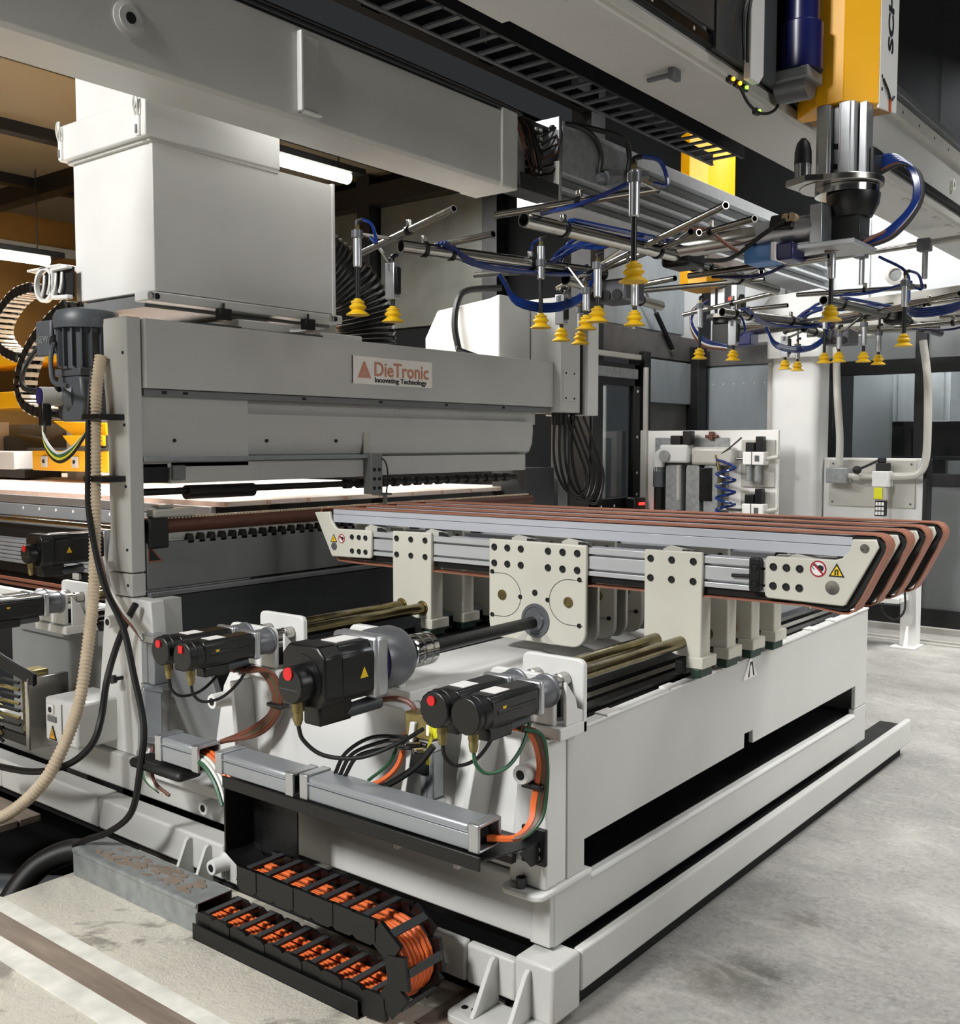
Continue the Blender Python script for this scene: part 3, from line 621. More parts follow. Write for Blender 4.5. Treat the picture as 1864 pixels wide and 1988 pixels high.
part('folded_edge', MB().box(-3.40, -2.672, 1.915, 1.921, .085, .099), 'galv', gb, .002)
dst = MB(); rr = random.Random(3)
for i in range(60):
    t = rr.random(); x = -3.3+.56*t; y = 1.945+rr.random()*.09; r = .006+.012*rr.random()
    dst.prism([(x+r*math.cos(q*PI/3)*(.6+.6*rr.random())*1.7, y+r*math.sin(q*PI/3)*(.6+.6*rr.random())) for q in range(6)], 'z', .1, .1015+.002*rr.random())
o = part('dust', dst, 'wood', gb); o['kind'] = 'stuff'
# ================================================================== belt conveyors
PP = [(-1.012, 1.272), (-.944, 1.275), (-.936, 1.252), (-1.027, 1.078), (-1.036, 1.074), (-1.265, 1.077), (-1.274, 1.085), (-1.274, 1.198), (-1.266, 1.206), (-1.060, 1.209), (-1.040, 1.215), (-1.017, 1.238)]
def conveyor(y, label, full=True):
    c = thing('belt_conveyor', label, 'conveyor', (-2.1, y+.03, .80), 'belt conveyors on the sliding table')
    y1 = y+.062
    # belt loop
    path = [(-3.20, 1.280), (-2.2, 1.283), (-1.2, 1.287), (-1.0, 1.289)]
    arc = [(-.949+.036*math.sin(a), 1.253+.036*math.cos(a)) for a in (0, .5, 1.0, 1.5, 2.05)]
    low = [(-.982, 1.10)]+[(-1.035+.04*math.cos(a), 1.082-.034*math.sin(a)) for a in (.1, .6, 1.2, 1.7)]+[(-1.15, 1.062), (-1.6, 1.058), (-2.4, 1.05), (-3.05, 1.052), (-3.16, 1.056), (-3.26, 1.20), (-3.27, 1.25), (-3.25, 1.276)]
    pth = path+arc+low; n = len(pth); th = .0045; v = []; f = []
    for i, (x, z) in enumerate(pth):
        a = pth[i-1]; b = pth[(i+1) % n]; tx, tz = b[0]-a[0], b[1]-a[1]; L = math.hypot(tx, tz); nx, nz = -tz/L*th, tx/L*th
        v += [(x, y-.004, z), (x, y1+.004, z), (x-nx, y1+.004, z-nz), (x-nx, y-.004, z-nz)]
    for i in range(n):
        j = (i+1) % n
        for k in range(4): f.append((i*4+k, i*4+(k+1) % 4, j*4+(k+1) % 4, j*4+k))
    part('belt', MB().add(v, f), 'belt', c)
    part('top_profile', MB().box(-3.19, -1.016, y+.002, y1-.002, 1.252, 1.277), 'alu_paint', c, .001)
    part('top_profile', MB().box(-3.19, -1.016, y+.001, y1-.001, 1.218, 1.2505), 'alu_paint', c, .001)
    part('belt_guide', MB().box(-1.02, -.97, y+.006, y1-.006, 1.24, 1.278), 'black_plastic', c)
    k = MB()
    for z0, z1, d in ((1.092, 1.108, 0), (1.108, 1.116, .02), (1.116, 1.160, .002), (1.160, 1.168, .02), (1.168, 1.190, 0)): k.box(-3.0, -1.2, y+d, y1-d, z0, z1)
    part('lower_rail', k, 'rail_alu', c, .0015)
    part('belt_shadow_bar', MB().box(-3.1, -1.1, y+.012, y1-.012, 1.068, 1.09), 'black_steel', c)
    for x in (-2.95, -2.62, -2.2, -1.98, -1.58, -1.16):
        part('spacer', MB().prism([(x-.05, 1.19), (x+.05, 1.19), (x+.05, 1.205), (x-.02, 1.218), (x-.05, 1.205)], 'y', y-.001, y+.045), 'plate_grey', c, .001)
        part('spacer_bolt', MB().prism([(x+.02, 1.192), (x+.075, 1.192), (x+.045, 1.207), (x+.02, 1.207)], 'y', y-.003, y), 'ink', c)
    def plate(name, pts, ya=y-.014, yb=y, m='paint_beige', bev=.004): return part(name, MB().prism(pts, 'y', ya, yb), m, c, bev)
    pr_ = plate('end_plate', PP); pl = plate('end_plate', [(-3.29, 1.256), (-3.196, 1.262), (-3.19, 1.23), (-3.165, 1.200), (-3.15, 1.192), (-2.96, 1.194), (-2.953, 1.185), (-2.953, 1.087), (-2.96, 1.079), (-3.186, 1.073)])
    plate('end_plate', PP, y1, y1+.012); plate('roller_core', [(-1.05, 1.277), (-.949, 1.284), (-.922, 1.262), (-.920, 1.24), (-.992, 1.095), (-1.03, 1.058), (-1.2, 1.066), (-1.2, 1.2), (-1.06, 1.21)], y+.004, y1-.004, 'black_rubber', 0)
    cl = plate('clamp', rrect(-1.323, -1.286, 1.094, 1.199, .008), y-.022, y+.002, 'black_plastic', .004)
    for z in (1.12, 1.172): bolt(cl, (-1.305, y-.022, z), 'y', .012, 'black_steel')
    part('tension_screw', MB().cyl((-1.385, y-.006, 1.137), (-1.323, y-.006, 1.139), .006, n=10), 'black_steel', c)
    for z in (1.117, 1.175):
        for x in (-1.247, -1.206, -1.165): bolt(pr_, (x, y-.014, z), 'y', .0115)
        for x in (-3.063, -3.023, -2.985): bolt(pl, (x, y-.014, z-.012), 'y', .0105)
    p2 = part('pin', MB().lathe([(.0125, 0), (.013, .003), (.008, .003), (.006, .0015)], (-.975, y-.014, 1.248), (0, -1, 0), 18), 'steel', pr_)
    p3 = part('axle_cap', MB().lathe([(.0205, 0), (.0205, .003), (.006, .0025), (.005, .001), (.0005, .001)], (-1.066, y-.014, 1.127), (0, -1, 0), 24), 'steel', pr_)
    part('axle_cap', MB().lathe([(.016, 0), (.016, .003), (.004, .0025), (.003, .001), (.0005, .001)], (-3.17, y-.014, 1.118), (0, -1, 0), 20), 'gear_grey', pl)
    def sign_no(x, z, r, p):
        part('sign_ring', MB().lathe([(r*.82, 0), (r*.82, .0014), (r, .0014), (r, 0)], (x, y-.014, z), (0, -1, 0), 28, False), 'sign_red', p)
        part('sign_disc', MB().cyl((x, y-.0142, z), (x, y-.0150, z), r*.84, n=24), 'sign_white', p)
        q = r/.024
        part('sign_heart', MB().prism([(x-.004*q, z+.006*q), (x+.004*q, z+.012*q), (x+.015*q, z+.008*q), (x+.017*q, z), (x+.010*q, z-.010*q), (x+.002*q, z-.004*q)], 'y', y-.0156, y-.015), 'ink', p)
        part('sign_lead', MB().tube([(x-.002*q, y-.0155, z+.008*q), (x-.010*q, y-.0155, z+.014*q), (x-.017*q, y-.0155, z+.004*q), (x-.010*q, y-.0155, z-.003*q)], .001*q, 5, 3), 'ink', p)
        part('sign_bar', MB().prism([(x-.017*q, z+.013*q), (x-.013*q, z+.017*q), (x+.017*q, z-.013*q), (x+.013*q, z-.017*q)], 'y', y-.0162, y-.0156), 'sign_red', p)
    def sign_tri(x, z, s, p, mk):
        h = s*.87
        part('sign_border', MB().prism([(x-s/2, z), (x+s/2, z), (x, z+h)], 'y', y-.0152, y-.0142), 'ink', p)
        part('sign_field', MB().prism([(x-s*.36, z+h*.10), (x+s*.36, z+h*.10), (x, z+h*.80)], 'y', y-.0158, y-.0152), 'sign_yellow', p)
        if mk == 'magnet':
            part('sign_magnet', MB().tube([(x-s*.12, y-.016, z+h*.18), (x-s*.07, y-.016, z+h*.2), (x-s*.09, y-.016, z+h*.4), (x, y-.016, z+h*.52), (x+s*.09, y-.016, z+h*.4), (x+s*.07, y-.016, z+h*.2), (x+s*.12, y-.016, z+h*.18)], s*.045, 6, 3), 'ink', p)
        else:
            part('sign_bolt', MB().prism([(x-s*.05, z+h*.15), (x+s*.06, z+h*.38), (x-.001, z+h*.36), (x+s*.03, z+h*.62), (x-s*.1, z+h*.34), (x-s*.02, z+h*.36)], 'y', y-.0164, y-.0158), 'ink', p)
    sign_no(-1.109, 1.179, .0245, pr_); sign_tri(-1.054, 1.159, .047, pr_, 'magnet')
    sign_no(-3.125, 1.152, .019, pl); sign_tri(-3.172, 1.135, .04, pl, 'bolt')
    # posts and centre plate
    for (x0, x1, xb) in ((-2.833, -2.630, (-2.809, -2.733, -2.658)), (-1.691, -1.483, (-1.667, -1.59, -1.513))):
        p = plate('post', [(x0, .90), (x0+.12, .862), (x1, .862), (x1, 1.203), (x0, 1.200)], y-.016, y+.0, 'paint_beige', .004)
        part('post_web', MB().box(x1-.05, x1-.004, y, y+.06, .86, 1.19), 'paint_beige', c, .003)
        part('post_foot', MB().box(x1-.05, x1+.008, y-.02, y+.085, .826, .864), 'paint_beige', c, .003)
        part('carriage', MB().box(x1-.035, x1+.0, y-.02, y+.07, .796, .826), 'green_dark', c, .004)
        part('wiper', MB().box(x1-.10, x1-.06, y+.0, y+.06, .80, .84), 'black_rubber', c, .003)
        for z in (1.108, 1.172):
            for x in xb: bolt(p, (x, y-.016, z), 'y', .0115)
    cp = plate('drive_plate', rrect(-2.342, -1.918, .836, 1.198, .055, 5, (1, 1, 0, 0)), y-.018, y, 'paint_beige', .005)
    plate('drive_plate', rrect(-2.342, -1.918, .836, 1.15, .055, 5, (1, 1, 0, 0)), y+.06, y+.075, 'paint_beige', .004)
    plate('drive_core', rrect(-2.30, -1.96, .87, 1.09, .05), y, y+.06, 'black_plastic', 0)
    for z in (1.110, 1.169):
        for x in (-2.316, -2.256, -2.195, -2.076, -2.014, -1.953): bolt(cp, (x, y-.018, z), 'y', .0125)
    for x, z in ((-2.325, 1.078), (-2.325, .918), (-2.197, .995), (-2.077, .995), (-1.943, 1.078), (-1.943, .917)): bolt(cp, (x, y-.018, z), 'y', .008)
    for s, xx in ((1, -2.335), (-1, -1.930)):
        pts = [(xx, y-.0185, 1.072)]+[(xx+s*(.055+.085*math.sin(a)), y-.0185, .995+.08*math.cos(a)) for a in [PI*j/10 for j in range(11)]]+[(xx, y-.0185, .915)]
        part('cover_joint', MB().tube(pts, .0011, 4, 2), 'ink', cp)
    for x in (-2.279, -1.989): part('roller_pin', MB().lathe([(.019, 0), (.019, .004), (.012, .004), (.010, .002), (.0005, .002)], (x, y-.018, .995), (0, -1, 0), 20), 'brass', cp)
    part('peep_hole', MB().cyl((-2.133, y-.019, 1.015), (-2.133, y-.01, 1.015), .012, n=14), 'ink', cp)
    part('hub', MB().lathe([(.062, 0), (.060, .005), (.05, .005), (.047, .002), (.040, .002), (.036, .010), (.022, .012)], (-2.13, y-.018, .915), (0, -1, 0), 32), 'gear_grey', cp)
    for s in (-1, 1): part('drive_leg', MB().prism([(-2.13+s*.05, .838), (-2.13+s*.085, .838), (-2.13+s*.05, .87), (-2.13+s*.03, .87)], 'y', y-.0195, y-.018), 'plate_grey', cp)
    return c
conveyor(3.01, 'foremost belt conveyor, the one nearest the servo motors, with its full side in view')
conveyor(3.205, 'second belt conveyor from the motor side, right behind the foremost')
conveyor(3.40, 'third belt conveyor from the motor side')
conveyor(3.595, 'fourth belt conveyor, the one farthest from the servo motors')
# ================================================================== the portal machine
pm = thing('portal_machine', 'light grey portal machine whose wide beam bears the name sign', 'machine', (-3.75, 3.8, .16))
part('plinth', MB().box(-6.5, -2.78, 2.27, 2.36, .175, .31), 'paint', pm, .006)
part('plinth_ledge', MB().box(-3.40, -2.80, 2.225, 2.34, .285, .325), 'paint_white', pm, .005)
part('plinth_body', MB().box(-4.6, -2.95, 2.4, 5.3, .175, .45), 'paint_grey', pm)
boss(pm, -3.03, 2.21, .245, y1=2.27)
part('foot', MB().prism([(-3.86, .31), (-3.40, .31), (-3.455, .94), (-3.765, .94)], 'y', 2.295, 2.36), 'paint_white', pm, .006)
part('foot_side', MB().prism([(2.36, .31), (2.46, .31), (2.44, .94), (2.36, .94)], 'x', -3.52, -3.46), 'paint', pm)
boss(pm, -3.69, 2.255, .84, y1=2.29)
part('knob', MB().lathe([(.008, 0), (.008, .03), (.017, .032), (.017, .05)], (-3.655, 2.295, .615), (0, -1, 0), 10), 'black_plastic', pm)
part('post', MB().prism([(-3.755, 1.04), (-3.575, 1.04), (-3.575, 2.04), (-3.735, 2.04), (-3.735, 1.75), (-3.72, 1.55), (-3.72, 1.2)], 'y', 2.295, 2.36), 'paint', pm, .006)
part('post', MB().box(-3.755, -3.575, 2.295, 2.36, .945, 1.035), 'paint', pm, .005)
part('post_body', MB().box(-3.80, -3.60, 2.36, 2.9, .5, 1.2).box(-3.80, -3.60, 2.36, 2.9, 1.45, 2.0), 'paint', pm, .004)
for z in (.99, 1.13, 1.38, 1.62, 1.9): part('screw', MB().cyl((-3.60, 2.292, z), (-3.60, 2.298, z), .006, n=8), 'ink', pm)
bm = part('beam', MB().box(-3.85, -3.555, 2.365, 5.17, 1.765, 2.036), 'paint', pm, .004)
part('beam_lip', MB().box(-3.66, -3.575, 2.37, 5.2, 1.735, 1.763), 'paint_grey', pm, .003)
for y in (2.46, 2.56, 3.2, 3.7, 4.2, 4.7): part('slot', MB().box(-3.5755, -3.5735, y-.012, y+.012, 1.745, 1.757), 'ink', pm)
part('recess', MB().box(-3.72, -3.64, 2.36, 5.1, 1.66, 1.74), 'paint', pm)
k = [(-3.70, 1.675), (-3.60, 1.675), (-3.598, 1.62), (-3.604, 1.55), (-3.625, 1.50), (-3.65, 1.485), (-3.70, 1.485)]
part('press_cover', MB().prism(k, 'y', 2.36, 5.02), 'paint', pm)
for y in (2.52, 3.0, 3.42): part('hole', MB().cyl((-3.608, y, 1.56), (-3.596, y, 1.56), .008, n=10), 'ink', pm)
part('drip_rail', MB().box(-3.66, -3.565, 2.36, 3.64, 1.475, 1.495), 'duct_alu', pm, .003)
part('knife_bar', MB().box(-3.70, -3.60, 2.50, 3.63, 1.385, 1.474), 'paint', pm, .004)
part('knife_bar', MB().box(-3.71, -3.60, 3.64, 4.95, 1.39, 1.484), 'paint', pm, .004)
part('end_block', MB().box(-3.71, -3.60, 2.37, 2.49, 1.39, 1.47), 'black_plastic', pm, .004)
part('sensor_box', MB().box(-3.60, -3.58, 2.50, 2.56, 1.40, 1.46), 'paint_grey', pm, .004)
mp = part('slide_bracket', MB().box(-3.60, -3.545, 3.60, 3.68, 1.30, 1.50), 'paint_grey', pm, .004)
part('slide_strip', MB().box(-3.598, -3.592, 3.60, 3.64, 1.50, 1.60), 'plate_grey', pm)
for i in range(2):
    for j in range(3): bolt(mp, (-3.545, 3.62+.035*i, 1.33+.045*j), 'x', .009)
part('slide_cable', MB().tube([(-3.59, 3.62, 1.49), (-3.54, 3.68, 1.47), (-3.53, 3.70, 1.40), (-3.54, 3.70, 1.30)], .004, 6), 'black_rubber', pm)
part('probe', MB().box(-3.60, -3.54, 3.66, 3.74, 1.292, 1.302).cyl((-3.55, 3.70, 1.30), (-3.55, 3.70, 1.245), .012), 'steel', pm)
part('cutter_shaft', MB().cyl((-3.64, 2.40, 1.352), (-3.64, 4.9, 1.352), .015), 'black_steel', pm)
for i in range(16): part('cutter_ring', MB().lathe([(.012, 0), (.024, .01), (.024, .05), (.012, .06)], (-3.64, 3.5+.085*i, 1.352), (0, 1, 0), 12), 'black_plastic', pm)
part('cutter_sleeve', MB().cyl((-3.64, 2.6, 1.345), (-3.64, 2.95, 1.345), .03), 'black_plastic', pm)
part('roller', MB().cyl((-3.60, 2.37, 1.215), (-3.60, 5.0, 1.215), .030), 'belt_brown_shaded', pm)
k = MB()
for i in range(150): k.box(-3.60, -3.585, 2.42+.0085*i*2, 2.42+.0085*i*2+.009, 1.243, 1.252)
o = part('roller_teeth', k, 'cream_hose', pm); o['kind'] = 'stuff'
part('roller_clamp', MB().box(-3.66, -3.56, 2.37, 2.46, 1.13, 1.25), 'black_plastic', pm, .006)
part('roller_head', MB().box(-3.63, -3.57, 2.40, 2.60, 1.25, 1.285).box(-3.66, -3.60, 2.44, 2.52, 1.285, 1.30), 'plate_grey', pm, .008)
for i in range(26):
    y = 2.56+.055*i
    part('comb_tooth', MB().prism([(y, 1.14), (y+.028, 1.14), (y+.028, 1.165), (y+.022, 1.178), (y+.006, 1.178), (y, 1.165)], 'x', -3.60, -3.575), 'black_plastic', pm)
part('comb_bar', MB().cyl((-3.61, 2.5, 1.165), (-3.61, 4.0, 1.165), .012), 'plate_grey', pm)
part('comb_lit_back', MB().box(-3.70, -3.68, 2.4, 4.9, 1.08, 1.19), 'sign_white', pm)  # white colour stands in for light coming through behind the teeth
part('lower_panel_shaded', MB().box(-3.64, -3.575, 2.365, 4.9, .965, 1.152), 'paint_grey', pm, .004)  # same paint as the beam, greyed to imitate the shade here
part('lower_lip', MB().box(-3.62, -3.555, 2.365, 4.9, .935, .955), 'paint_grey', pm, .003)
part('lower_skirt_shaded', MB().box(-3.64, -3.57, 2.365, 4.9, .35, .93), 'paint_dark', pm, .003)  # machine paint darkened: shade from hood and conveyors put into the colour
ws = part('warning_sign', MB().prism([(2.37, 1.075), (2.44, 1.075), (2.385, 1.14), (2.37, 1.14)], 'x', -3.575, -3.573), 'belt', pm)
part('warning_field', MB().prism([(2.374, 1.082), (2.425, 1.082), (2.385, 1.128), (2.374, 1.128)], 'x', -3.573, -3.572), 'ink', ws)
part('chute', MB().prism([(-3.40, .42), (-3.02, .42), (-3.05, .52), (-3.15, .72), (-3.40, .82)], 'y', 2.33, 2.36), 'paint_grey', pm, .004)
# right end head
part('end_head', MB().box(-3.9, -3.50, 5.17, 5.38, 1.735, 2.42), 'paint', pm, .005)
ap = part('access_plate', MB().box(-3.50, -3.494, 5.19, 5.33, 1.80, 1.99), 'paint', pm, .002)
for y in (5.215, 5.305):
    for z in (1.82, 1.97): bolt(ap, (-3.494, y, z), 'x', .006)
part('end_cover', MB().box(-3.8, -3.48, 5.44, 5.56, 1.72, 2.35), 'paint_white', pm, .005)
part('end_gap', MB().box(-3.8, -3.52, 5.38, 5.62, 1.73, 2.38), 'black_steel', pm)
part('end_leg', MB().box(-3.85, -3.6, 4.95, 5.25, .3, 1.40), 'paint_dark', pm, .004)
part('end_pillar', MB().box(-3.66, -3.60, 5.3, 5.4, .9, 1.73), 'paint_grey', pm, .004)
for i, (y, d) in enumerate(((5.22, .0), (5.28, .03), (5.34, .02), (5.42, .05))):
    part('loop_cable', MB().tube([(-3.58, y, 1.72), (-3.56, y-.03, 1.45), (-3.52, y+.02, 1.28-d), (-3.50, y+.16, 1.22-d), (-3.50, y+.24, 1.34), (-3.54, y+.18, 1.55), (-3.58, y+.12, 1.72)], .009, 7), 'black_rubber', pm)
    part('cable_gland', MB().cyl((-3.58, y, 1.66), (-3.58, y, 1.74), .018, n=10), 'black_plastic', pm)
part('top_cabinet', MB().prism([(-4.3, 2.04), (-3.72, 2.04), (-3.72, 2.42), (-3.80, 2.40), (-4.2, 2.36), (-4.3, 2.2)], 'y', 4.85, 5.16), 'paint_white', pm, .008)
part('cabinet_hose', MB().tube([(-3.9, 5.1, 2.50), (-4.0, 4.9, 2.47), (-4.02, 4.83, 2.40), (-4.02, 4.80, 2.25), (-3.98, 4.80, 2.08)], .02, 8), 'black_rubber', pm)
part('lever', MB().tube([(-3.80, 4.55, 2.09), (-3.78, 4.62, 2.07), (-3.75, 4.72, 2.045)], .012, 8), 'black_plastic', pm)
sg = thing('name_sign', 'silver name sign with salmon letters and a triangle on the beam', 'sign', (-3.553, 3.77, 1.835))
part('plate', MB().prism(rrect(3.478, 4.056, 1.832, 1.966, .008), 'x', -3.554, -3.548), 'sign_plate', sg, .002)
part('edge', MB().box(-3.549, -3.5465, 3.478, 3.484, 1.835, 1.965), 'paint_dark', sg)
part('logo_triangle', MB().prism([(3.515, 1.862), (3.605, 1.862), (3.565, 1.94), (3.555, 1.94)], 'x', -3.548, -3.546), 'salmon', sg)
for i in range(5): part('logo_slit', MB().prism([(3.530+.015*i, 1.862), (3.533+.015*i, 1.862), (3.5605, 1.905)], 'x', -3.546, -3.5457), 'plate_grey', sg)
t = text('lettering', 'DieTronic', .097, 'salmon', sg, (-3.5478, 3.624, 1.876), ROT_X); t.data.offset = .0018
t = text('lettering', 'Innovating Technology', .034, 'ink', sg, (-3.5478, 3.63, 1.845), ROT_X); t.data.offset = .0008; t.scale = (1.22, 1, 1)
# ------------------------------------------------------------------ hood on the beam
hd = thing('extraction_hood', 'big white box hood with a clipped lid standing above the portal beam', 'hood', (-4.05, 3.05, 2.18))
part('box', MB().box(-4.35, -3.75, 2.545, 3.555, 2.18, 2.80), 'paint_white', hd, .004)
part('box_flange', MB().box(-4.0, -3.742, 3.545, 3.562, 2.175, 2.805), 'paint_white', hd, .002)
part('lid', MB().box(-4.40, -3.735, 2.505, 3.215, 2.80, 2.952), 'paint_white', hd, .006)
part('lid_rim', MB().box(-4.37, -3.742, 2.53, 3.212, 2.785, 2.802), 'paint', hd, .002)
part('riser', MB().box(-4.41, -3.9, 2.60, 3.1, 2.95, 3.7), 'paint_white', hd, .003)
for x in (-4.37, -3.775):
    l = part('latch', MB().box(x-.012, x+.012, 2.492, 2.506, 2.80, 2.885), 'sign_white', hd, .004)
    part('latch_hook', MB().tube([(x-.008, 2.495, 2.88), (x-.014, 2.487, 2.93), (x-.006, 2.49, 2.965), (x, 2.487, 2.91), (x+.006, 2.49, 2.965), (x+.014, 2.487, 2.93), (x+.008, 2.495, 2.88)], .004, 6, 3), 'plate_grey', l)
    part('latch_lever', MB().box(x-.006, x+.006, 2.486, 2.492, 2.81, 2.845), 'paint_grey', l, .002)
part('base_rail', MB().box(-3.83, -3.735, 2.50, 3.60, 2.135, 2.175), 'paint_white', hd, .006)
part('base_frame', MB().box(-4.35, -3.83, 2.55, 3.6, 2.12, 2.17), 'paint_grey', hd)
for y in (2.545, 3.55): bolt(hd, (-3.735, y, 2.155), 'x', .013); part('rail_eye', MB().lathe([(.012, 0), (.017, 0), (.017, .006), (.012, .006)], (-3.735, y-.03, 2.155), (1, 0, 0), 14, False), 'plate_grey', hd)
part('stub', MB().cyl((-4.15, 2.60, 2.09), (-4.15, 2.60, 2.18), .026), 'paint_white', hd)
part('carriage', MB().box(-4.5, -3.72, 2.95, 3.25, 2.06, 2.10), 'paint_white', hd, .006); part('carriage', MB().box(-4.5, -3.70, 3.42, 3.70, 2.045, 2.08), 'paint_white', hd, .006)
for y in (2.87, 3.36): part('clamp_block', MB().box(-3.74, -3.70, y-.03, y+.03, 2.085, 2.135).cyl((-3.72, y, 2.13), (-3.72, y, 2.16), .006), 'black_plastic', hd, .003)
for y in (2.72, 3.2): part('clamp_plate', MB().box(-3.82, -3.66, y, y+.2, 2.045, 2.058), 'paint_dark', hd, .003)
fd = thing('flexible_duct', 'black ribbed flexible duct bulging behind the hood', 'duct', (-4.25, 4.1, 2.04))
def ribbed(name, pts, r, amp, n, m, parent, nr=14, sub=6):
    P = smooth(pts, sub)
    return part(name, MB().tube(P, lambda t: r+amp*(1 if (t*n) % 1 < .5 else -1), nr, 1), m, parent)
def dense(pts, k):
    P = smooth(pts, 12); L = [0]
    for a, b in zip(P, P[1:]): L.append(L[-1]+(Vector(b)-Vector(a)).length)
    out = []; j = 0
    for i in range(k+1):
        s = L[-1]*i/k
        while j < len(L)-2 and L[j+1] < s: j += 1
        f = (s-L[j])/max(1e-9, L[j+1]-L[j]); out.append(Vector(P[j]).lerp(Vector(P[j+1]), f))
    return out
def hose(name, pts, r, amp, rings, m, parent, nr=16):
    P = dense(pts, rings*6); return part(name, MB().tube(P, lambda t: r+amp*math.cos(2*PI*rings*t), nr, 1), m, parent)
hose('duct_wall', [(-4.35, 3.75, 2.62), (-4.28, 3.95, 2.55), (-4.2, 4.12, 2.40), (-4.18, 4.2, 2.22), (-4.18, 4.22, 2.02)], .165, .006, 30, 'flex_duct', fd, 32)
# ================================================================== hose and cables on the portal foot
hs = thing('ribbed_hose', 'cream ribbed hose hanging down the portal post to the floor at left', 'hose', (-3.75, 2.2, 0))
HP = [(-3.714, 2.270, 1.889), (-3.695, 2.235, 1.750), (-3.688, 2.220, 1.550), (-3.680, 2.210, 1.350), (-3.672, 2.200, 1.170), (-3.657, 2.180, 0.971), (-3.609, 2.120, 0.764), (-3.582, 2.060, 0.560), (-3.573, 1.980, 0.402), (-3.629, 1.920, 0.270), (-3.788, 1.850, 0.140), (-4.060, 1.800, 0.067)]
hose('hose_wall', HP, .0225, .0024, 150, 'cream_hose', hs, 12)
for z in (1.65, 1.41): part('cable_tie', MB().box(-3.73, -3.60, 2.19, 2.30, z-.012, z+.012), 'black_plastic', hs, .004)
def cable(name, pts, r, m, label, cat='cable', group=None, n=8):
    return solo(name, MB().tube(pts, r, n, 6), m, label, cat, group)
cable('cable', [(-3.725, 2.240, 1.832), (-3.700, 2.205, 1.669), (-3.690, 2.19, 1.471), (-3.675, 2.18, 1.271), (-3.573, 2.170, 1.019), (-3.384, 2.130, 0.877), (-3.249, 2.085, 0.720), (-3.11, 2.03, 0.571), (-3.09, 2.0, 0.437), (-3.156, 2.005, 0.263), (-3.28, 1.99, 0.165), (-3.387, 1.960, 0.117), (-3.48, 1.93, .05), (-3.6, 1.85, -.08)], .012, 'black_rubber', 'thick black cable running from the gearmotor down across the foot to the floor')
cable('cable', [(-3.50, 2.262, 0.93), (-3.524, 2.250, 0.885), (-3.565, 2.220, 0.773), (-3.562, 2.170, 0.642), (-3.47, 2.085, 0.522), (-3.475, 2.045, 0.430), (-3.567, 2.000, 0.350), (-3.797, 1.980, 0.283), (-4.214, 1.980, 0.238)], .013, 'black_rubber', 'thick black cable crossing the other one, sagging left behind the cream hose')
for i, (m, d) in enumerate((('brown_cable', 0), ('brown_cable', .014), ('white_cable', .03))):
    cable('cable', [(-3.74+d, 2.26, 1.1), (-3.68+d, 2.25, .98), (-3.58+d, 2.24, .90), (-3.50+d, 2.24, .85), (-3.44, 2.25, .80)], .006, m, m.split('_')[0]+' cable over the portal foot into the upright duct', group='cables into the upright duct', n=6)
for i, (m, nm) in enumerate((('green_cable', 'green'), ('white_cable', 'white'), ('white_cable', 'white'), ('brown_cable', 'brown'))):
    cable('cable', [(-3.21+.015*i, 2.10, .47), (-3.20+.018*i, 2.08, .42), (-3.17+.02*i, 2.07, .36), (-3.10+.02*i, 2.08, .325)], .006, m, nm+' cable dropping out of the sloping duct', group='cables out of the sloping duct', n=6)
for i, (m, nm) in enumerate((('green_cable', 'green'), ('white_cable', 'white'), ('white_cable', 'white'), ('orange_cable', 'orange'), ('orange_cable', 'orange'))):
    cable('cable', [(-2.83, 2.03+.012*i, .505+.006*i), (-2.76, 2.02+.012*i, .50+.006*i), (-2.69, 2.01+.012*i, .46+.007*i), (-2.64, 2.0+.012*i, .40+.008*i)], .007, m, nm+' cable bending from the short duct to the chain', group='cables bending to the chain', n=6)
solo('pad', MB().box(-3.17, -2.87, 2.0, 2.10, .42, .456), 'black_rubber', 'black rubber sleeve below the short cable duct', 'sleeve', bevel=.02)
# motor cables
def plugs(x, y, z, lab, m='black_rubber'):
    return cable('cable', [(x, y, z-.09), (x+.004, y+.005, z-.125), (x+.02, y+.03, z-.15), (x+.035, y+.09, z-.145), (x+.03, y+.16, z-.11), (x+.01, y+.22, z-.065)], .005, m, lab, n=6)
plugs(-1.645, 1.915, .895, 'thin black cable hanging from the rear right motor plug'); plugs(-1.546, 1.915, .895, 'thin green cable hanging from the front right motor plug', 'green_cable')
plugs(-2.79, 1.915, .895, 'thin black cable hanging from the rear left motor plug'); plugs(-2.673, 1.915, .895, 'thin black cable hanging from the front left motor plug')
cable('cable', [(-2.14, 1.88, .775), (-2.13, 1.89, .73), (-2.08, 1.92, .69), (-2.0, 1.98, .685), (-1.93, 2.06, .72), (-1.90, 2.13, .75)], .006, 'black_rubber', 'black cable looping under the large motor')
cable('cable', [(-2.12, 2.16, .79), (-2.05, 2.19, .80), (-2.0, 2.20, .78), (-1.99, 2.19, .72), (-2.02, 2.17, .70)], .008, 'brown_cable', 'brown cable from the large motor to the valve cluster')
for i in range(3):
    cable('cable', [(-2.0+.01*i, 2.17, .70), (-2.1+.03*i, 2.13, .69-.01*i), (-2.17+.025*i, 2.09, .64), (-2.20+.02*i, 2.07, .57)], .006, 'black_rubber', 'thin black cable arching from the valve cluster into the middle duct', group='black cables of the valve cluster', n=6)
cable('cable', [(-2.0, 2.16, .68), (-2.01, 2.14, .62), (-2.04, 2.11, .58), (-2.10, 2.08, .55)], .008, 'orange_cable', 'orange cable from the valve cluster down to the duct gap')
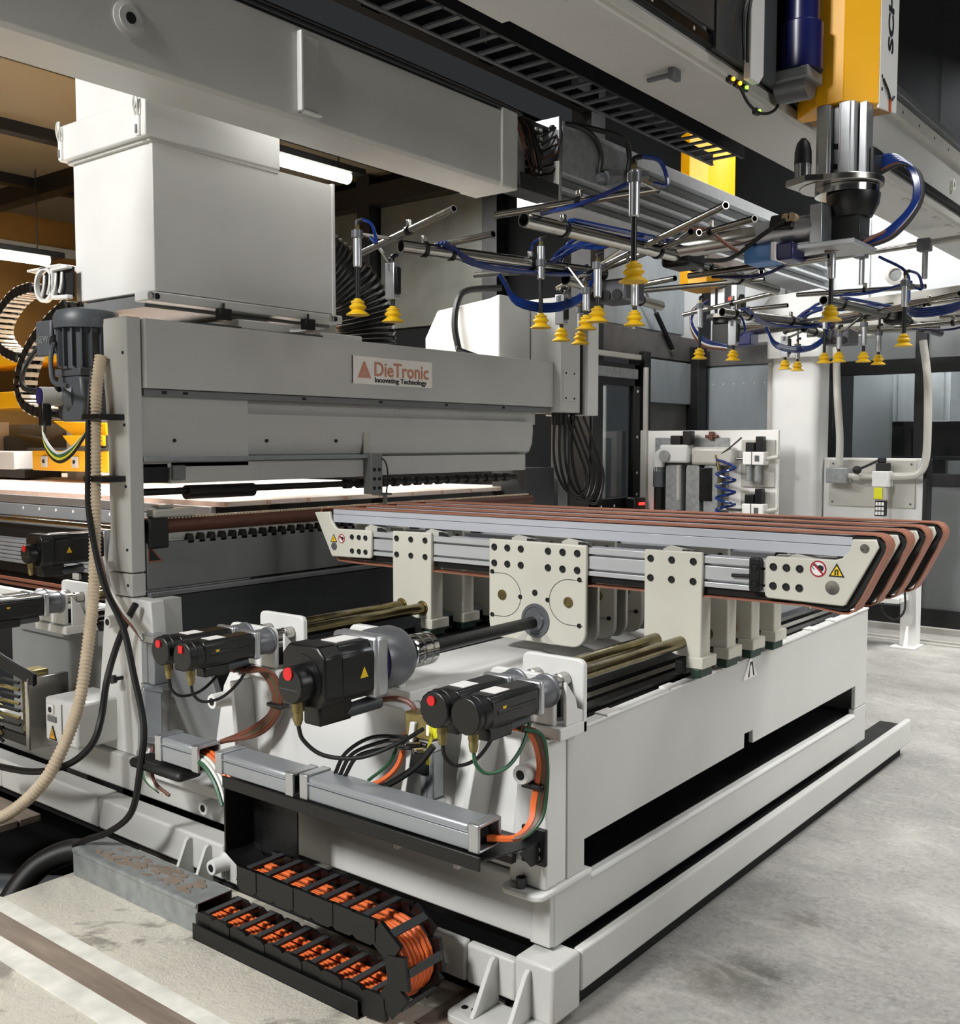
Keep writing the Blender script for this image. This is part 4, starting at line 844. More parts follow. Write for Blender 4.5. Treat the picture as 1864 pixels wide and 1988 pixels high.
cable('cable', [(-2.03, 2.17, .68), (-2.045, 2.14, .62), (-2.09, 2.10, .57)], .005, 'green_cable', 'green cable beside the orange one at the duct gap', n=6)
cable('cable', [(-1.88, 2.15, .70), (-1.92, 2.12, .64), (-2.0, 2.09, .58), (-2.06, 2.07, .56)], .010, 'black_rubber', 'thick black cable sweeping from the cluster to the duct gap')
vc = thing('valve_cluster', 'small brass valve block with yellow tags under the large motor', 'valve', (-1.95, 2.19, .62))
part('body', MB().box(-2.01, -1.91, 2.17, 2.225, .70, .775), 'brass', vc, .006)
part('lower_block', MB().box(-1.99, -1.92, 2.165, 2.222, .60, .695), 'black_plastic', vc, .006)
part('tag', MB().box(-1.92, -1.905, 2.163, 2.168, .72, .75), 'sign_white', vc); part('tag', MB().box(-1.99, -1.96, 2.16, 2.165, .675, .69), 'yellow', vc, .002)
for i in range(4): part('fitting', MB().cyl((-1.985+.02*i, 2.165, .688-.012*(i % 2)), (-2.03+.03*i, 2.13, .69-.012*(i % 2)), .009, n=10), 'steel', vc)
part('yellow_cap', MB().lathe([(.012, 0), (.017, .003), (.017, .010), (.010, .012)], (-1.885, 2.17, .735), (0, -1, 0), 16), 'lime', vc)
part('yellow_lead', MB().tube([(-1.905, 2.165, .77), (-1.895, 2.155, .72), (-1.90, 2.15, .68), (-1.91, 2.16, .64)], .006, 6), 'yellow_cable', vc)
for (x, lab, n0) in ((-1.52, 'right motor pair', 0), (-2.60, 'left motor pair', 1)):
    for i, m in enumerate(('orange_cable', 'orange_cable', 'green_cable', 'brown_cable', 'green_cable')):
        dx = .016*i
        if n0 == 0: pts = [(x-.05+dx*.6, 2.10, .82), (x-.02+dx*.6, 2.14, .80), (x+.0+dx*.4, 2.155, .72), (x-.015+dx*.6, 2.15, .62), (x-.01+dx*.4, 2.13, .57), (x-.03+dx*.2, 2.09, .535), (x-.09, 2.05+.01*i, .53)]
        else: pts = [(x-.12+dx, 2.10, .81), (x-.05+dx, 2.16, .81), (x+.0+dx*.6, 2.18, .74), (x-.02+dx*.6, 2.18, .66), (x-.12+dx, 2.16, .59), (x-.2, 2.12, .55)]
        cable('cable', pts, .0085 if i not in (2, 4) else .0055, m if n0 == 0 else ('brown_cable', 'brown_cable', 'green_cable', 'brown_cable', 'brown_cable')[i],
              (('orange', 'orange', 'green', 'brown', 'green')[i]+' cable curving down from the ' if n0 == 0 else ('brown', 'brown', 'green', 'brown', 'brown')[i]+' cable curving round the pedestal of the ')+lab, group='cables of the '+lab, n=6)
    solo('cable_tie', MB().box(x-.045, x+.02, 2.135, 2.17, .652, .668) if n0 == 0 else MB().box(x-.02, x+.06, 2.165, 2.20, .692, .705), 'black_plastic', 'black cable tie round the cables of the '+lab, 'tie', bevel=.004)
# ================================================================== gearmotor and machinery left of the portal
gm = thing('gearmotor', 'dark grey upright gearmotor with a terminal box, at the left end of the beam', 'motor', (-4.05, 2.42, 1.62))
part('housing', MB().cyl((-4.07, 2.42, 1.86), (-4.07, 2.42, 2.05), .10, n=28), 'motor_grey', gm)
for k in range(18):
    a = 2*PI*k/18; part('fin', MB().prism([(-4.07+.098*math.cos(a)-.004*math.sin(a), 2.42+.098*math.sin(a)+.004*math.cos(a)), (-4.07+.098*math.cos(a)+.004*math.sin(a), 2.42+.098*math.sin(a)-.004*math.cos(a)), (-4.07+.118*math.cos(a)+.003*math.sin(a), 2.42+.118*math.sin(a)-.003*math.cos(a)), (-4.07+.118*math.cos(a)-.003*math.sin(a), 2.42+.118*math.sin(a)+.003*math.cos(a))], 'z', 1.87, 2.04), 'motor_grey', gm)
part('fan_cover', MB().lathe([(.128, 0), (.13, .02), (.13, .05), (.115, .075), (.06, .088), (.01, .09)], (-4.07, 2.42, 2.03), (0, 0, 1), 32), 'motor_grey', gm)
tb2 = part('terminal_box', MB().box(-4.275, -4.16, 2.33, 2.47, 1.93, 2.06), 'motor_grey', gm, .012)
part('terminal_lid', MB().box(-4.29, -4.165, 2.315, 2.332, 1.92, 2.07), 'motor_grey', gm, .008)
t = text('lettering', 'SEW', .042, 'paint_grey', tb2, (-4.268, 2.314, 1.975), (PI/2, 0, 0), .002)
part('gland', MB().lathe([(.02, 0), (.02, .03), (.014, .032), (.014, .05)], (-4.16, 2.33, 1.99), (.5, -.4, -.4), 12), 'black_plastic', gm)
part('motor_cable', MB().tube([(-4.13, 2.31, 1.97), (-4.10, 2.28, 1.93), (-4.09, 2.27, 1.86), (-4.05, 2.26, 1.80), (-3.93, 2.25, 1.78)], .010, 8), 'motor_grey', gm)
part('flange', MB().box(-4.17, -3.97, 2.33, 2.5, 1.83, 1.862), 'motor_grey', gm, .004)
part('gearbox', MB().prism([(-4.14, 1.64), (-3.98, 1.64), (-3.95, 1.72), (-3.97, 1.83), (-4.15, 1.83), (-4.17, 1.74)], 'y', 2.33, 2.5), 'motor_grey', gm, .012)
part('lower_flange', MB().lathe([(.05, 0), (.075, .02), (.075, .05), (.05, .08)], (-4.11, 2.35, 1.745), (.7, .5, 0), 20), 'motor_grey', gm)
en = part('encoder', MB().cyl((-4.146, 2.25, 1.745), (-4.12, 2.41, 1.745), .040, n=24), 'plate_grey', gm)
part('encoder_cap', MB().lathe([(.036, 0), (.036, .006), (.02, .007)], (-4.146, 2.25, 1.745), (-.15, -.99, 0), 24), 'blue_dark', gm)
part('connector', MB().box(-4.15, -4.11, 2.24, 2.28, 1.62, 1.71), 'black_plastic', gm, .006)
for i, m in enumerate(('white_cable', 'green_cable', 'yellow_cable', 'black_rubber')):
    cable('cable', [(-4.13+.005*i, 2.25, 1.64), (-4.10, 2.24, 1.57-.01*i), (-4.0, 2.235, 1.51-.012*i), (-3.88, 2.23, 1.53-.01*i), (-3.74, 2.225, 1.60)], .006, m, ('white', 'green', 'yellow', 'black')[i]+' wire sagging below the gearmotor encoder', n=6)
cable('hose', [(-4.42, 2.40, 1.98), (-4.48, 2.36, 1.88), (-4.42, 2.32, 1.80), (-4.30, 2.31, 1.775), (-4.10, 2.31, 1.775)], .012, 'black_rubber', 'black hose bowing round the gearmotor to its encoder', 'hose')
def small_chain(name, label, pts, wd, k, m2):
    c = thing(name, label, 'cable chain', tuple(pts[-1])); P = dense(pts, k); n = Vector((.35, -1, 0)).normalized()
    for i in range(k):
        a, b = P[i], P[i+1]; u = (b-a).normalized(); s = Vector((0, 1, 0)); w2 = u.cross(s).normalized(); L = (b-a).length
        def blk(u0, u1, s0, s1, h0, h1):
            v = [a+u*p*L+s*q+w2*r for p in (u0, u1) for q in (s0, s1) for r in (h0, h1)]
            return MB().add(v, [(0, 1, 3, 2), (4, 6, 7, 5), (0, 4, 5, 1), (2, 3, 7, 6), (0, 2, 6, 4), (1, 5, 7, 3)])
        l = part('link', blk(-.05, 1.05, -wd, -wd+.012, -.022, .022), 'black_plastic', c)
        part('side', blk(-.05, 1.05, wd-.012, wd, -.022, .022), 'black_plastic', l)
        part('crossbar', blk(.25, .7, -wd, wd, -.026, -.020), m2, l); part('crossbar', blk(.25, .7, -wd, wd, .020, .026), m2, l)
    part('cable_fill', MB().tube(P, .017, 8, 1), 'black_rubber', c)
    return c
small_chain('energy_chain', 'upper pale-barred cable chain curling down from the white arm behind the hood', [(-4.594, 2.500, 2.261), (-4.759, 2.500, 2.240), (-4.91, 2.500, 2.155), (-4.95, 2.500, 2.072), (-4.871, 2.500, 1.993), (-4.738, 2.500, 1.950)], .045, 17, 'cream_hose')
small_chain('energy_chain', 'lower pale-barred cable chain curling behind the gearmotor', [(-4.30, 2.5, 2.16), (-4.47, 2.5, 2.09), (-4.64, 2.5, 1.98), (-4.735, 2.5, 1.85), (-4.71, 2.5, 1.75), (-4.60, 2.5, 1.70), (-4.45, 2.5, 1.68)], .045, 19, 'cream_hose')
wa = thing('chain_arm', 'white arm sticking out left of the hood that holds the cable chain', 'arm', (-4.6, 2.9, 2.3))
part('top_plate', MB().prism([(-4.36, 2.47), (-4.36, 2.60), (-4.62, 2.60), (-4.66, 2.57), (-4.64, 2.47)], 'z', 2.335, 2.345), 'paint_white', wa, .002)
part('frame', MB().prism([(-4.30, 2.185), (-4.44, 2.195), (-4.44, 2.335), (-4.30, 2.335), (-4.30, 2.32), (-4.425, 2.32), (-4.425, 2.21), (-4.30, 2.205)], 'y', 2.47, 2.50), 'paint_white', wa, .004)
part('ring', MB().lathe([(.066, 0), (.08, 0), (.08, .02), (.066, .02), (.066, 0)], (-4.50, 2.47, 2.265), (0, 1, 0), 28, False), 'paint_white', wa)
part('ring_back', MB().cyl((-4.50, 2.50, 2.265), (-4.50, 2.51, 2.265), .068), 'dark_gap', wa); part('frame_back', MB().box(-4.44, -4.30, 2.50, 2.51, 2.2, 2.33), 'dark_gap', wa)
for i in range(4): part('lead', MB().tube([(-4.52+.05*i, 2.49, 2.31), (-4.51+.05*i, 2.48, 2.26), (-4.53+.05*i, 2.48, 2.22)], .007, 6), 'white_cable', wa)
# yellow machine behind
ym = thing('yellow_press', 'large yellow machine with cross bars at the far left', 'machine', (-7.0, 4.0, 0))
part('cross_bar', MB().box(-9.5, -5.6, 3.9, 4.3, 2.13, 2.25), 'yellow', ym, .006)
part('cross_bar', MB().box(-9.5, -5.6, 3.85, 4.3, 1.81, 1.93), 'yellow', ym, .006)
part('backing', MB().box(-9.5, -5.6, 4.2, 4.25, 1.93, 2.13), 'zinc_wall', ym)
part('yellow_box', MB().box(-6.95, -6.0, 3.7, 4.1, 1.36, 1.50), 'yellow', ym, .006)
for x in (-6.77, -6.38): part('catch', MB().box(x-.035, x+.035, 3.685, 3.70, 1.385, 1.46), 'plate_grey', ym, .003); part('catch_pin', MB().cyl((x, 3.68, 1.425), (x, 3.69, 1.425), .014, n=10), 'ink', ym)
part('box_lid', MB().box(-6.98, -6.0, 3.68, 4.1, 1.50, 1.515), 'paint_dark', ym)
part('gusset', MB().prism([(-6.5, 1.60), (-6.1, 1.60), (-6.1, 1.68), (-6.75, 1.70)], 'y', 3.75, 3.8), 'yellow', ym, .004); part('gusset', MB().prism([(-6.45, 1.53), (-6.05, 1.53), (-6.05, 1.6), (-6.55, 1.6)], 'y', 3.70, 3.72), 'yellow', ym, .004)
for x in (-7.05, -6.2, -8.3): part('upright', MB().box(x-.06, x+.06, 4.05, 4.2, 0, 1.72), 'paint_white', ym, .004)
part('guard', MB().box(-8.9, -5.9, 4.9, 4.95, 1.8, 2.6), 'yellow', ym, .01)
part('window', MB().box(-9.0, -6.4, 4.3, 4.31, 1.40, 1.70), 'galv_wall', ym)
gc = thing('green_cover', 'dark green draped cover seen through the yellow machine', 'cover', (-7.8, 4.28, 1.4))
part('sheet', MB().prism([(-8.9, 1.40), (-6.65, 1.40), (-6.9, 1.62), (-7.2, 1.66), (-7.6, 1.57), (-8.1, 1.62), (-8.9, 1.55)], 'y', 4.15, 4.28), 'motor_grey', gc, .02)
wb = thing('white_unit', 'small white drive unit left of the yellow box', 'unit', (-7.3, 3.7, 1.3))
part('body', MB().box(-8.0, -7.2, 3.7, 4.0, 1.36, 1.49), 'paint_white', wb, .006); part('hole', MB().box(-7.5, -7.46, 3.695, 3.70, 1.41, 1.45), 'ink', wb); part('base', MB().box(-8.0, -7.1, 3.72, 4.0, 1.30, 1.36), 'black_steel', wb)
# infeed table left of the portal
it = thing('infeed_table', 'infeed table with bright pale slats, left of the portal', 'table', (-5.5, 3.4, .6))
for i in range(9):
    y = 2.92+.25*i; part('slat', MB().box(-8.5, -3.78, y, y+.225, 1.262, 1.286), 'belt_top', it, .004)
    part('belt_edge', MB().box(-8.5, -3.78, y-.018, y-.004, 1.262, 1.285), 'belt_pale', it)
part('side_profile', MB().box(-8.5, -3.85, 2.88, 2.91, 1.22, 1.262), 'alu', it, .003); part('side_profile', MB().box(-8.5, -3.85, 2.87, 2.91, 1.15, 1.215), 'duct_alu', it, .003)
for i in range(10): part('rivet', MB().cyl((-5.5+.17*i, 2.868, 1.195), (-5.5+.17*i, 2.872, 1.195), .008, n=8), 'sign_white', it)
part('chrome_bar', MB().cyl((-8.5, 2.82, 1.13), (-3.9, 2.82, 1.13), .02), 'chrome', it)
part('black_belt', MB().prism([(-8.5, 1.03), (-4.0, 1.03), (-4.0, 1.10), (-4.8, 1.15), (-4.95, 1.14), (-8.5, 1.10)], 'y', 2.86, 2.88), 'black_rubber', it)
k = MB()
for j in range(6): k.box(-8.5, -4.3, 2.80-.004*(j % 2), 2.86, .90+.022*j, .918+.022*j)
part('ribbed_profile', k, 'duct_alu', it, .001)
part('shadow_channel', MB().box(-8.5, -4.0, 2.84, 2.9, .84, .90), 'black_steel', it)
for x in (-5.2, -4.9, -4.65): part('clip', MB().box(x-.03, x+.03, 2.82, 2.84, .85, .885), 'plate_grey', it, .003)
part('copper_pipe', MB().cyl((-8.5, 2.70, .835), (-4.2, 2.70, .835), .010).cyl((-8.5, 2.70, .81), (-4.2, 2.70, .81), .010), 'brown_cable', it)
part('apron', MB().box(-8.5, -4.02, 2.62, 2.66, .62, .80), 'paint_white', it, .003)
for x in (-5.2, -4.85, -4.5): part('apron_hole', MB().box(x-.012, x+.012, 2.617, 2.621, .74, .77), 'ink', it)
part('dark_underfill', MB().box(-8.5, -4.0, 2.66, 4.6, .35, .60), 'dark_gap', it)
part('leg', MB().box(-5.0, -4.8, 2.8, 3.0, -.3, .4), 'paint', it)
part('handle', MB().lathe([(.02, 0), (.022, .02), (.022, .10), (.018, .12)], (-4.12, 2.58, .76), (0, 0, -1), 14), 'black_plastic', it)
part('deck', MB().box(-4.6, -3.85, 2.36, 4.7, .70, .76), 'paint_grey', it)
part('front_wall', MB().box(-4.7, -3.85, 2.38, 2.42, .3, .74), 'paint_grey', it)
for x in (-3.95, -4.06, -4.22): part('linear_rail', MB().box(x-.02, x+.02, 2.38, 4.7, .76, .80), 'dark_steel', it, .004)
eb = thing('junction_box', 'white electrical junction box with a yellow warning triangle beside the portal foot', 'box', (-3.87, 2.2, .33))
part('body', MB().box(-3.94, -3.70, 2.12, 2.34, .35, .53), 'paint_white', eb, .012)
part('lid_line', MB().box(-3.81, -3.805, 2.117, 2.12, .36, .515), 'paint_grey', eb)
part('socket', MB().box(-3.91, -3.865, 2.112, 2.12, .465, .505), 'sign_white', eb, .004); part('socket_hole', MB().cyl((-3.885, 2.110, .485), (-3.885, 2.114, .485), .012, n=12), 'ink', eb)
part('label_plate', MB().box(-3.915, -3.85, 2.116, 2.12, .435, .458), 'gear_grey', eb)
ws = part('warning_sign', MB().prism([(-3.905, .362), (-3.85, .362), (-3.878, .42)], 'y', 2.116, 2.12), 'ink', eb); part('warning_field', MB().prism([(-3.897, .367), (-3.858, .367), (-3.878, .41)], 'y', 2.115, 2.116), 'yellow', ws)
part('warning_bolt', MB().prism([(-3.881, .37), (-3.873, .386), (-3.879, .386), (-3.875, .40), (-3.884, .382), (-3.878, .383)], 'y', 2.1145, 2.115), 'ink', ws)
vb = thing('valve_rack', 'brass and black valve rack with looped tubes at the far left edge', 'valve', (-4.3, 2.1, .3))
part('block', MB().box(-4.20, -4.12, 2.16, 2.24, .31, .60), 'brass', vb, .006); part('side_plate', MB().box(-4.10, -4.07, 2.12, 2.3, .28, .58), 'steel', vb, .004); part('base', MB().box(-4.6, -4.1, 2.14, 2.26, .28, .33), 'black_plastic', vb, .006)
for i in range(7):
    z = .36+.03*i; part('tube_loop', MB().tube([(-4.2, 2.15, z), (-4.28, 2.11, z+.015), (-4.36, 2.10, z-.01), (-4.40, 2.12, z-.06), (-4.33, 2.14, z-.09)], .008, 6), 'brass' if i % 2 else 'black_rubber', vb)
    part('valve', MB().box(-4.125, -4.10, 2.13, 2.16, z-.01, z+.012), 'black_plastic', vb, .003)
for i in range(4): part('lead', MB().tube([(-4.7, 2.14, .60+.012*i), (-4.4, 2.12, .625+.012*i), (-4.2, 2.10, .61+.012*i), (-4.05, 2.14, .56+.01*i)], .012, 7), 'black_rubber', vb)
bh = solo('floor_hose', MB().tube([(-3.37, 1.99, .04), (-3.46, 1.96, .06), (-3.54, 1.86, .01), (-3.56, 1.76, -.10), (-3.58, 1.66, -.3)], .045, 12, 6), 'black_rubber', 'thick black hose diving from the steel channel into the floor pit', 'hose')
solo('pipe', MB().tube([(-4.9, 1.5, -.24), (-4.3, 1.65, -.22), (-3.9, 1.85, -.2), (-3.6, 2.1, -.22)], .09, 14, 5), 'motor_grey', 'fat grey pipe lying in the floor pit', 'pipe')
pk = thing('wood_pallet', 'grey wooden boards at the left edge of the pit', 'boards', (-4.5, 2.0, -.02))
for i in range(3): part('board', MB().box(-5.2, -4.05, 1.86+.1*i, 1.95+.1*i, -.02, .01), 'wood', pk, .003)
# ================================================================== front gantry
fg = thing('gantry_beam', 'long light grey gantry beam crossing the top left of the hall, with a round boss', 'beam', (-3.42, 3.0, 2.87))
part('box_beam', MB().prism([(-3.56, 2.875), (-3.31, 2.875), (-3.29, 2.89), (-3.29, 3.25), (-3.31, 3.262), (-3.56, 3.262)], 'y', -1.0, 4.36), 'paint', fg, .004)
part('top_flange', MB().box(-3.60, -3.285, -1.0, 4.36, 3.262, 3.278), 'paint_dark', fg, .003)
part('end_collar', MB().box(-3.57, -3.282, 4.30, 4.44, 2.87, 3.27), 'paint', fg, .01)
b = part('round_boss', MB().lathe([(.062, -.005), (.062, .006), (.044, .010), (.044, .014)], (-3.29, 2.15, 3.035), (1, 0, 0), 32), 'paint', fg)
part('bore', MB().cyl((-3.28, 2.15, 3.035), (-3.274, 2.15, 3.035), .02, n=20), 'ink', b)
part('bracket_plate', MB().prism([(2.935, 2.91), (3.035, 2.925), (3.045, 2.94), (3.045, 3.225), (2.935, 3.23)], 'x', -3.29, -3.283), 'paint', fg, .002)
part('bracket_rib', MB().box(-3.29, -3.262, 2.925, 2.94, 2.905, 3.23).box(-3.29, -3.262, 2.925, 3.04, 2.905, 2.915), 'paint_white', fg, .004)
part('support_post', MB().box(-3.55, -3.3, -.95, -.7, 0, 2.875), 'paint', fg, .004)
part('linear_guide', MB().box(-3.58, -3.36, -1.0, 9.0, 3.278, 3.30), 'dark_steel', fg)
prof = [(-3.56, 2.875), (-3.29, 2.875)]
for z0, z1 in ((2.893, 2.955), (2.975, 3.045), (3.065, 3.145), (3.165, 3.255)): prof += [(-3.29, z0), (-3.385, z0), (-3.385, z1), (-3.29, z1)]
prof += [(-3.29, 3.33), (-3.32, 3.34), (-3.56, 3.34)]
part('aluminium_axis', MB().prism(prof, 'y', 4.86, 9.1), 'rail_alu', fg, .001)
for z0, z1 in ((2.893, 2.955), (2.975, 3.045), (3.065, 3.145), (3.165, 3.255)): part('groove_shade', MB().box(-3.384, -3.35, 4.87, 9.05, z0+.006, z1-.006), 'paint_grey', fg, .001)  # grey strips added to darken the recesses like shade
part('axis_end_plate', MB().box(-3.58, -3.29, 4.83, 4.86, 2.86, 3.35), 'alu_y', fg, .003)
part('axis_cover', MB().box(-3.33, -3.285, 4.86, 5.65, 3.05, 3.30), 'galv', fg, .003)
k = MB()
for y in (-3.0,): pass
tx = thing('terminal_rack', 'open terminal rack packed with black and brown cables at the joint of the gantry beam', 'terminal box', (-3.35, 4.6, 2.9))
part('back_plate', MB().box(-3.42, -3.40, 4.42, 4.86, 2.90, 3.30), 'sign_white', tx, .003)
part('tray', MB().box(-3.42, -3.27, 4.44, 4.80, 2.885, 2.90).box(-3.275, -3.27, 4.44, 4.80, 2.90, 2.97), 'black_steel', tx, .003)
part('side_plate', MB().box(-3.40, -3.27, 4.80, 4.812, 2.89, 3.10), 'plate_grey', tx, .003)
part('cable_drum', MB().lathe([(.03, 0), (.032, .01), (.032, .14), (.03, .15)], (-3.31, 4.58, 2.945), (0, 1, 0), 18), 'cream_rib', tx)
rr = random.Random(5)
for i in range(6):
    z = 3.02+.045*i; part('terminal_block', MB().box(-3.40, -3.35, 4.66, 4.76, z, z+.03), 'black_plastic', tx, .004); part('terminal_clip', MB().box(-3.35, -3.34, 4.68, 4.70, z+.005, z+.02).box(-3.35, -3.34, 4.72, 4.74, z+.005, z+.02), 'plate_grey', tx, .002)
for i in range(14):
    y0 = 4.43+.012*i; z1 = 3.0+.018*i
    part('lead', MB().tube([(-3.36, 4.40+.008*i, 3.30), (-3.31, y0+.02, 3.24), (-3.29, y0+.05+.02*rr.random(), 3.12), (-3.31, y0+.12, 3.02+.1*rr.random()), (-3.36, 4.68, z1)], .006, 6), 'brown_cable' if i in (0, 1, 2, 8) else 'black_rubber', tx)
for i in range(6):
    part('lead', MB().tube([(-3.36, 4.76, 3.03+.04*i), (-3.30, 4.80+.01*i, 3.05+.05*i), (-3.29, 4.83, 3.2), (-3.33, 4.84, 3.30)], .006, 6), 'black_rubber' if i != 2 else 'brown_cable', tx)
for y, z in ((5.20, 3.14), (5.52, 3.20)):
    part('hose', MB().tube([(-3.34, 4.82, 3.29), (-3.29, 4.95, 3.33), (-3.25, y-.1, z+.16), (-3.25, y, z+.08), (-3.27, y+.02, z-.02)], .016, 8), 'black_rubber', tx)
    part('plug_body', MB().lathe([(.022, 0), (.035, .02), (.035, .05), (.045, .06), (.045, .12), (.036, .13), (.036, .2)], (-3.27, y, z-.06), (.1, 1, .25), 8), 'gear_grey', tx)
# cables lying on the gantry and the ladder of the energy chain
for i in range(3): cable('cable', [(-3.34+.02*i, -.9, 3.29), (-3.33+.02*i, 2.0, 3.29), (-3.33+.02*i, 4.3, 3.285), (-3.34, 4.42, 3.27)], .008, 'black_rubber', 'black cable lying along the top edge of the gantry beam', group='cables on the gantry beam', n=6)
gl = thing('cable_ladder', 'long black chain ladder with grey rungs hanging between the two gantry beams', 'cable chain', (-2.9, 4.0, 3.3))
part('side_strip', MB().box(-3.0, -2.985, 1.5, 6.1, 3.30, 3.36), 'black_steel', gl); part('side_strip', MB().box(-2.795, -2.775, 1.5, 6.1, 3.30, 3.44), 'black_steel', gl)
part('side_rim', MB().box(-3.0, -2.98, 1.5, 6.1, 3.292, 3.30), 'gear_grey', gl)
for i in range(36):
    y = 1.6+.125*i; r_ = part('rung', MB().box(-2.99, -2.785, y, y+.03, 3.295, 3.305), 'motor_grey', gl)
part('ladder_back', MB().box(-2.99, -2.785, 1.5, 6.1, 3.42, 3.44), 'dark_gap', gl)
# ================================================================== rear gantry
rg = thing('gantry_beam', 'light grey gantry beam with slotted guide rails that carries the yellow lifting axis', 'beam', (-1.93, 5.0, 2.92))
part('box_beam', MB().box(-2.09, -1.775, .6, 10.0, 2.92, 3.33), 'paint', rg, .012)
part('underside_plate', MB().box(-2.10, -1.85, 2.45, 2.75, 2.912, 2.92), 'paint', rg, .002)
for z0, z1, x1, m in ((2.925, 2.965, -1.755, 'plate_grey'), (2.99, 3.03, -1.745, 'dark_steel'), (3.27, 3.345, -1.745, 'plate_grey'), (3.345, 3.385, -1.79, 'dark_steel')):
    part('guide_rail', MB().box(-1.80, x1, .6, 10.0, z0, z1), m, rg, .003)
for i in range(28):
    y = 1.6+.3*i
    part('rail_screw', MB().cyl((-1.75, y, 3.01), (-1.7435, y, 3.01), .008, n=8), 'ink' if y > 4.6 else 'plate_grey', rg)
    if y > 4.6: part('rail_screw', MB().cyl((-1.75, y, 3.305), (-1.7435, y, 3.305), .008, n=8), 'ink', rg)
part('toothed_rack', MB().box(-2.0, -1.76, .6, 10.0, 3.40, 3.44), 'alu_y', rg, .002)
k = part('slot_ring', MB().lathe([(.018, 0), (.035, 0), (.035, .02), (.018, .02), (.018, 0)], (-1.775, 6.9, 3.14), (1, 0, 0), 20, False), 'sign_white', rg); part('slot_hole', MB().cyl((-1.775, 6.9, 3.14), (-1.77, 6.9, 3.14), .018, n=14), 'ink', k)
for i in range(9): part('edge_slot', MB().box(-1.83, -1.80, 6.1+.3*i, 6.2+.3*i, 2.916, 2.921), 'plate_grey', rg)
part('stop_lever', MB().box(-1.98, -1.86, 3.48, 3.50, 2.895, 2.91).box(-1.88, -1.855, 3.46, 3.52, 2.88, 2.92), 'gear_grey', rg, .004)
part('support_post', MB().box(-2.08, -1.80, 9.4, 9.7, 0, 2.92), 'paint', rg, .004)
za = thing('lifting_axis', 'yellow clad lifting axis with a white side panel and aluminium column, on the right gantry', 'axis', (-1.5, 4.35, 2.55))
YC = [(-1.74, 4.34), (-1.61, 4.215), (-1.50, 4.215), (-1.402, 4.335), (-1.402, 4.40), (-1.74, 4.40)]
part('cover', MB().prism(YC, 'z', 2.915, 4.3), 'yellow', za, .004)
wp = part('side_panel', MB().prism([(4.34, 2.90), (4.56, 2.93), (4.57, 4.3), (4.34, 4.3)], 'x', -1.408, -1.398), 'paint_white', za, .002)
part('cover_back', MB().box(-1.74, -1.41, 4.40, 4.56, 2.935, 4.3), 'ochre_wall', za)
t = text('lettering', 'SCH', .088, 'ink', wp, (-1.3975, 4.49, 3.15), (PI/2, -PI/2, PI/2)); t.data.offset = .003; t.scale = (1.5, 1, 1)
for z in (2.98, 3.03): part('hole', MB().cyl((-1.40, 4.365, z), (-1.3965, 4.365, z), .008, n=8), 'ink', wp)
part('cable_clip', MB().tube([(-1.394, 4.37, 3.02), (-1.392, 4.43, 2.985), (-1.394, 4.47, 2.96), (-1.394, 4.51, 2.985)], .005, 6), 'ink', wp); part('cable_tie', MB().box(-1.397, -1.39, 4.455, 4.465, 2.91, 2.965), 'orange_cable', wp)
k = MB().box(-1.61, -1.55, 4.22, 4.38, 2.61, 2.913).box(-1.52, -1.455, 4.22, 4.38, 2.61, 2.913).box(-1.55, -1.52, 4.25, 4.36, 2.61, 2.913).box(-1.60, -1.56, 4.212, 4.222, 2.61, 2.913).box(-1.51, -1.47, 4.212, 4.222, 2.61, 2.913).box(-1.45, -1.42, 4.26, 4.34, 2.61, 2.913)
part('column', k, 'alu', za, .003)
for z in (2.66, 2.74): part('column_slot', MB().box(-1.545, -1.53, 4.244, 4.25, z, z+.02), 'ink', za)
part('damper', MB().lathe([(.034, 0), (.034, .075)], (-1.655, 4.2, 2.612), (0, 0, 1), 22), 'chrome', za)
part('damper_tip', MB().lathe([(.035, 0), (.034, .05), (.026, .085), (.010, .105), (.001, .108)], (-1.655, 4.2, 2.687), (0, 0, 1), 22), 'black_rubber', za)
part('flange', MB().prism(ngon(-1.52, 4.27, .165, 36), 'z', 2.585, 2.612), 'steel', za, .003)
part('flange_nose', MB().prism([(-1.70, 4.13), (-1.60, 4.08), (-1.5, 4.12), (-1.5, 4.3), (-1.68, 4.3)], 'z', 2.588, 2.615), 'steel', za, .003)
part('turn_ring', MB().lathe([(.125, 0), (.125, .03)], (-1.50, 4.28, 2.553), (0, 0, 1), 36), 'chrome', za)
part('rotary_drive', MB().lathe([(.075, 0), (.10, .05), (.105, .09)], (-1.47, 4.27, 2.46), (0, 0, 1), 28), 'black_plastic', za)
part('drive_block', MB().box(-1.56, -1.42, 4.21, 4.33, 2.36, 2.47), 'black_plastic', za, .006)
part('drive_bracket', MB().box(-1.585, -1.535, 4.10, 4.30, 2.33, 2.50), 'alu', za, .004); part('base_plate', MB().box(-1.75, -1.40, 4.08, 4.36, 2.325, 2.345), 'alu', za, .003)
part('black_box', MB().box(-1.44, -1.40, 4.30, 4.40, 2.62, 2.74), 'black_plastic', za, .004)
part('side_cover', MB().box(-1.745, -1.735, 2.2, 3.54, 3.04, 3.26), 'paint_dark', za, .003)
part('side_cover_edge', MB().box(-1.735, -1.65, 2.2, 3.5, 3.26, 3.27), 'paint_dark', za, .002)
part('carriage', MB().box(-1.755, -1.73, 3.55, 4.75, 2.98, 4.2), 'paint_dark', za, .004)
part('bracket', MB().prism([(3.78, 2.93), (3.86, 2.93), (3.90, 2.97), (3.90, 4.2), (3.78, 4.2)], 'x', -1.73, -1.70), 'paint_white', za, .004)
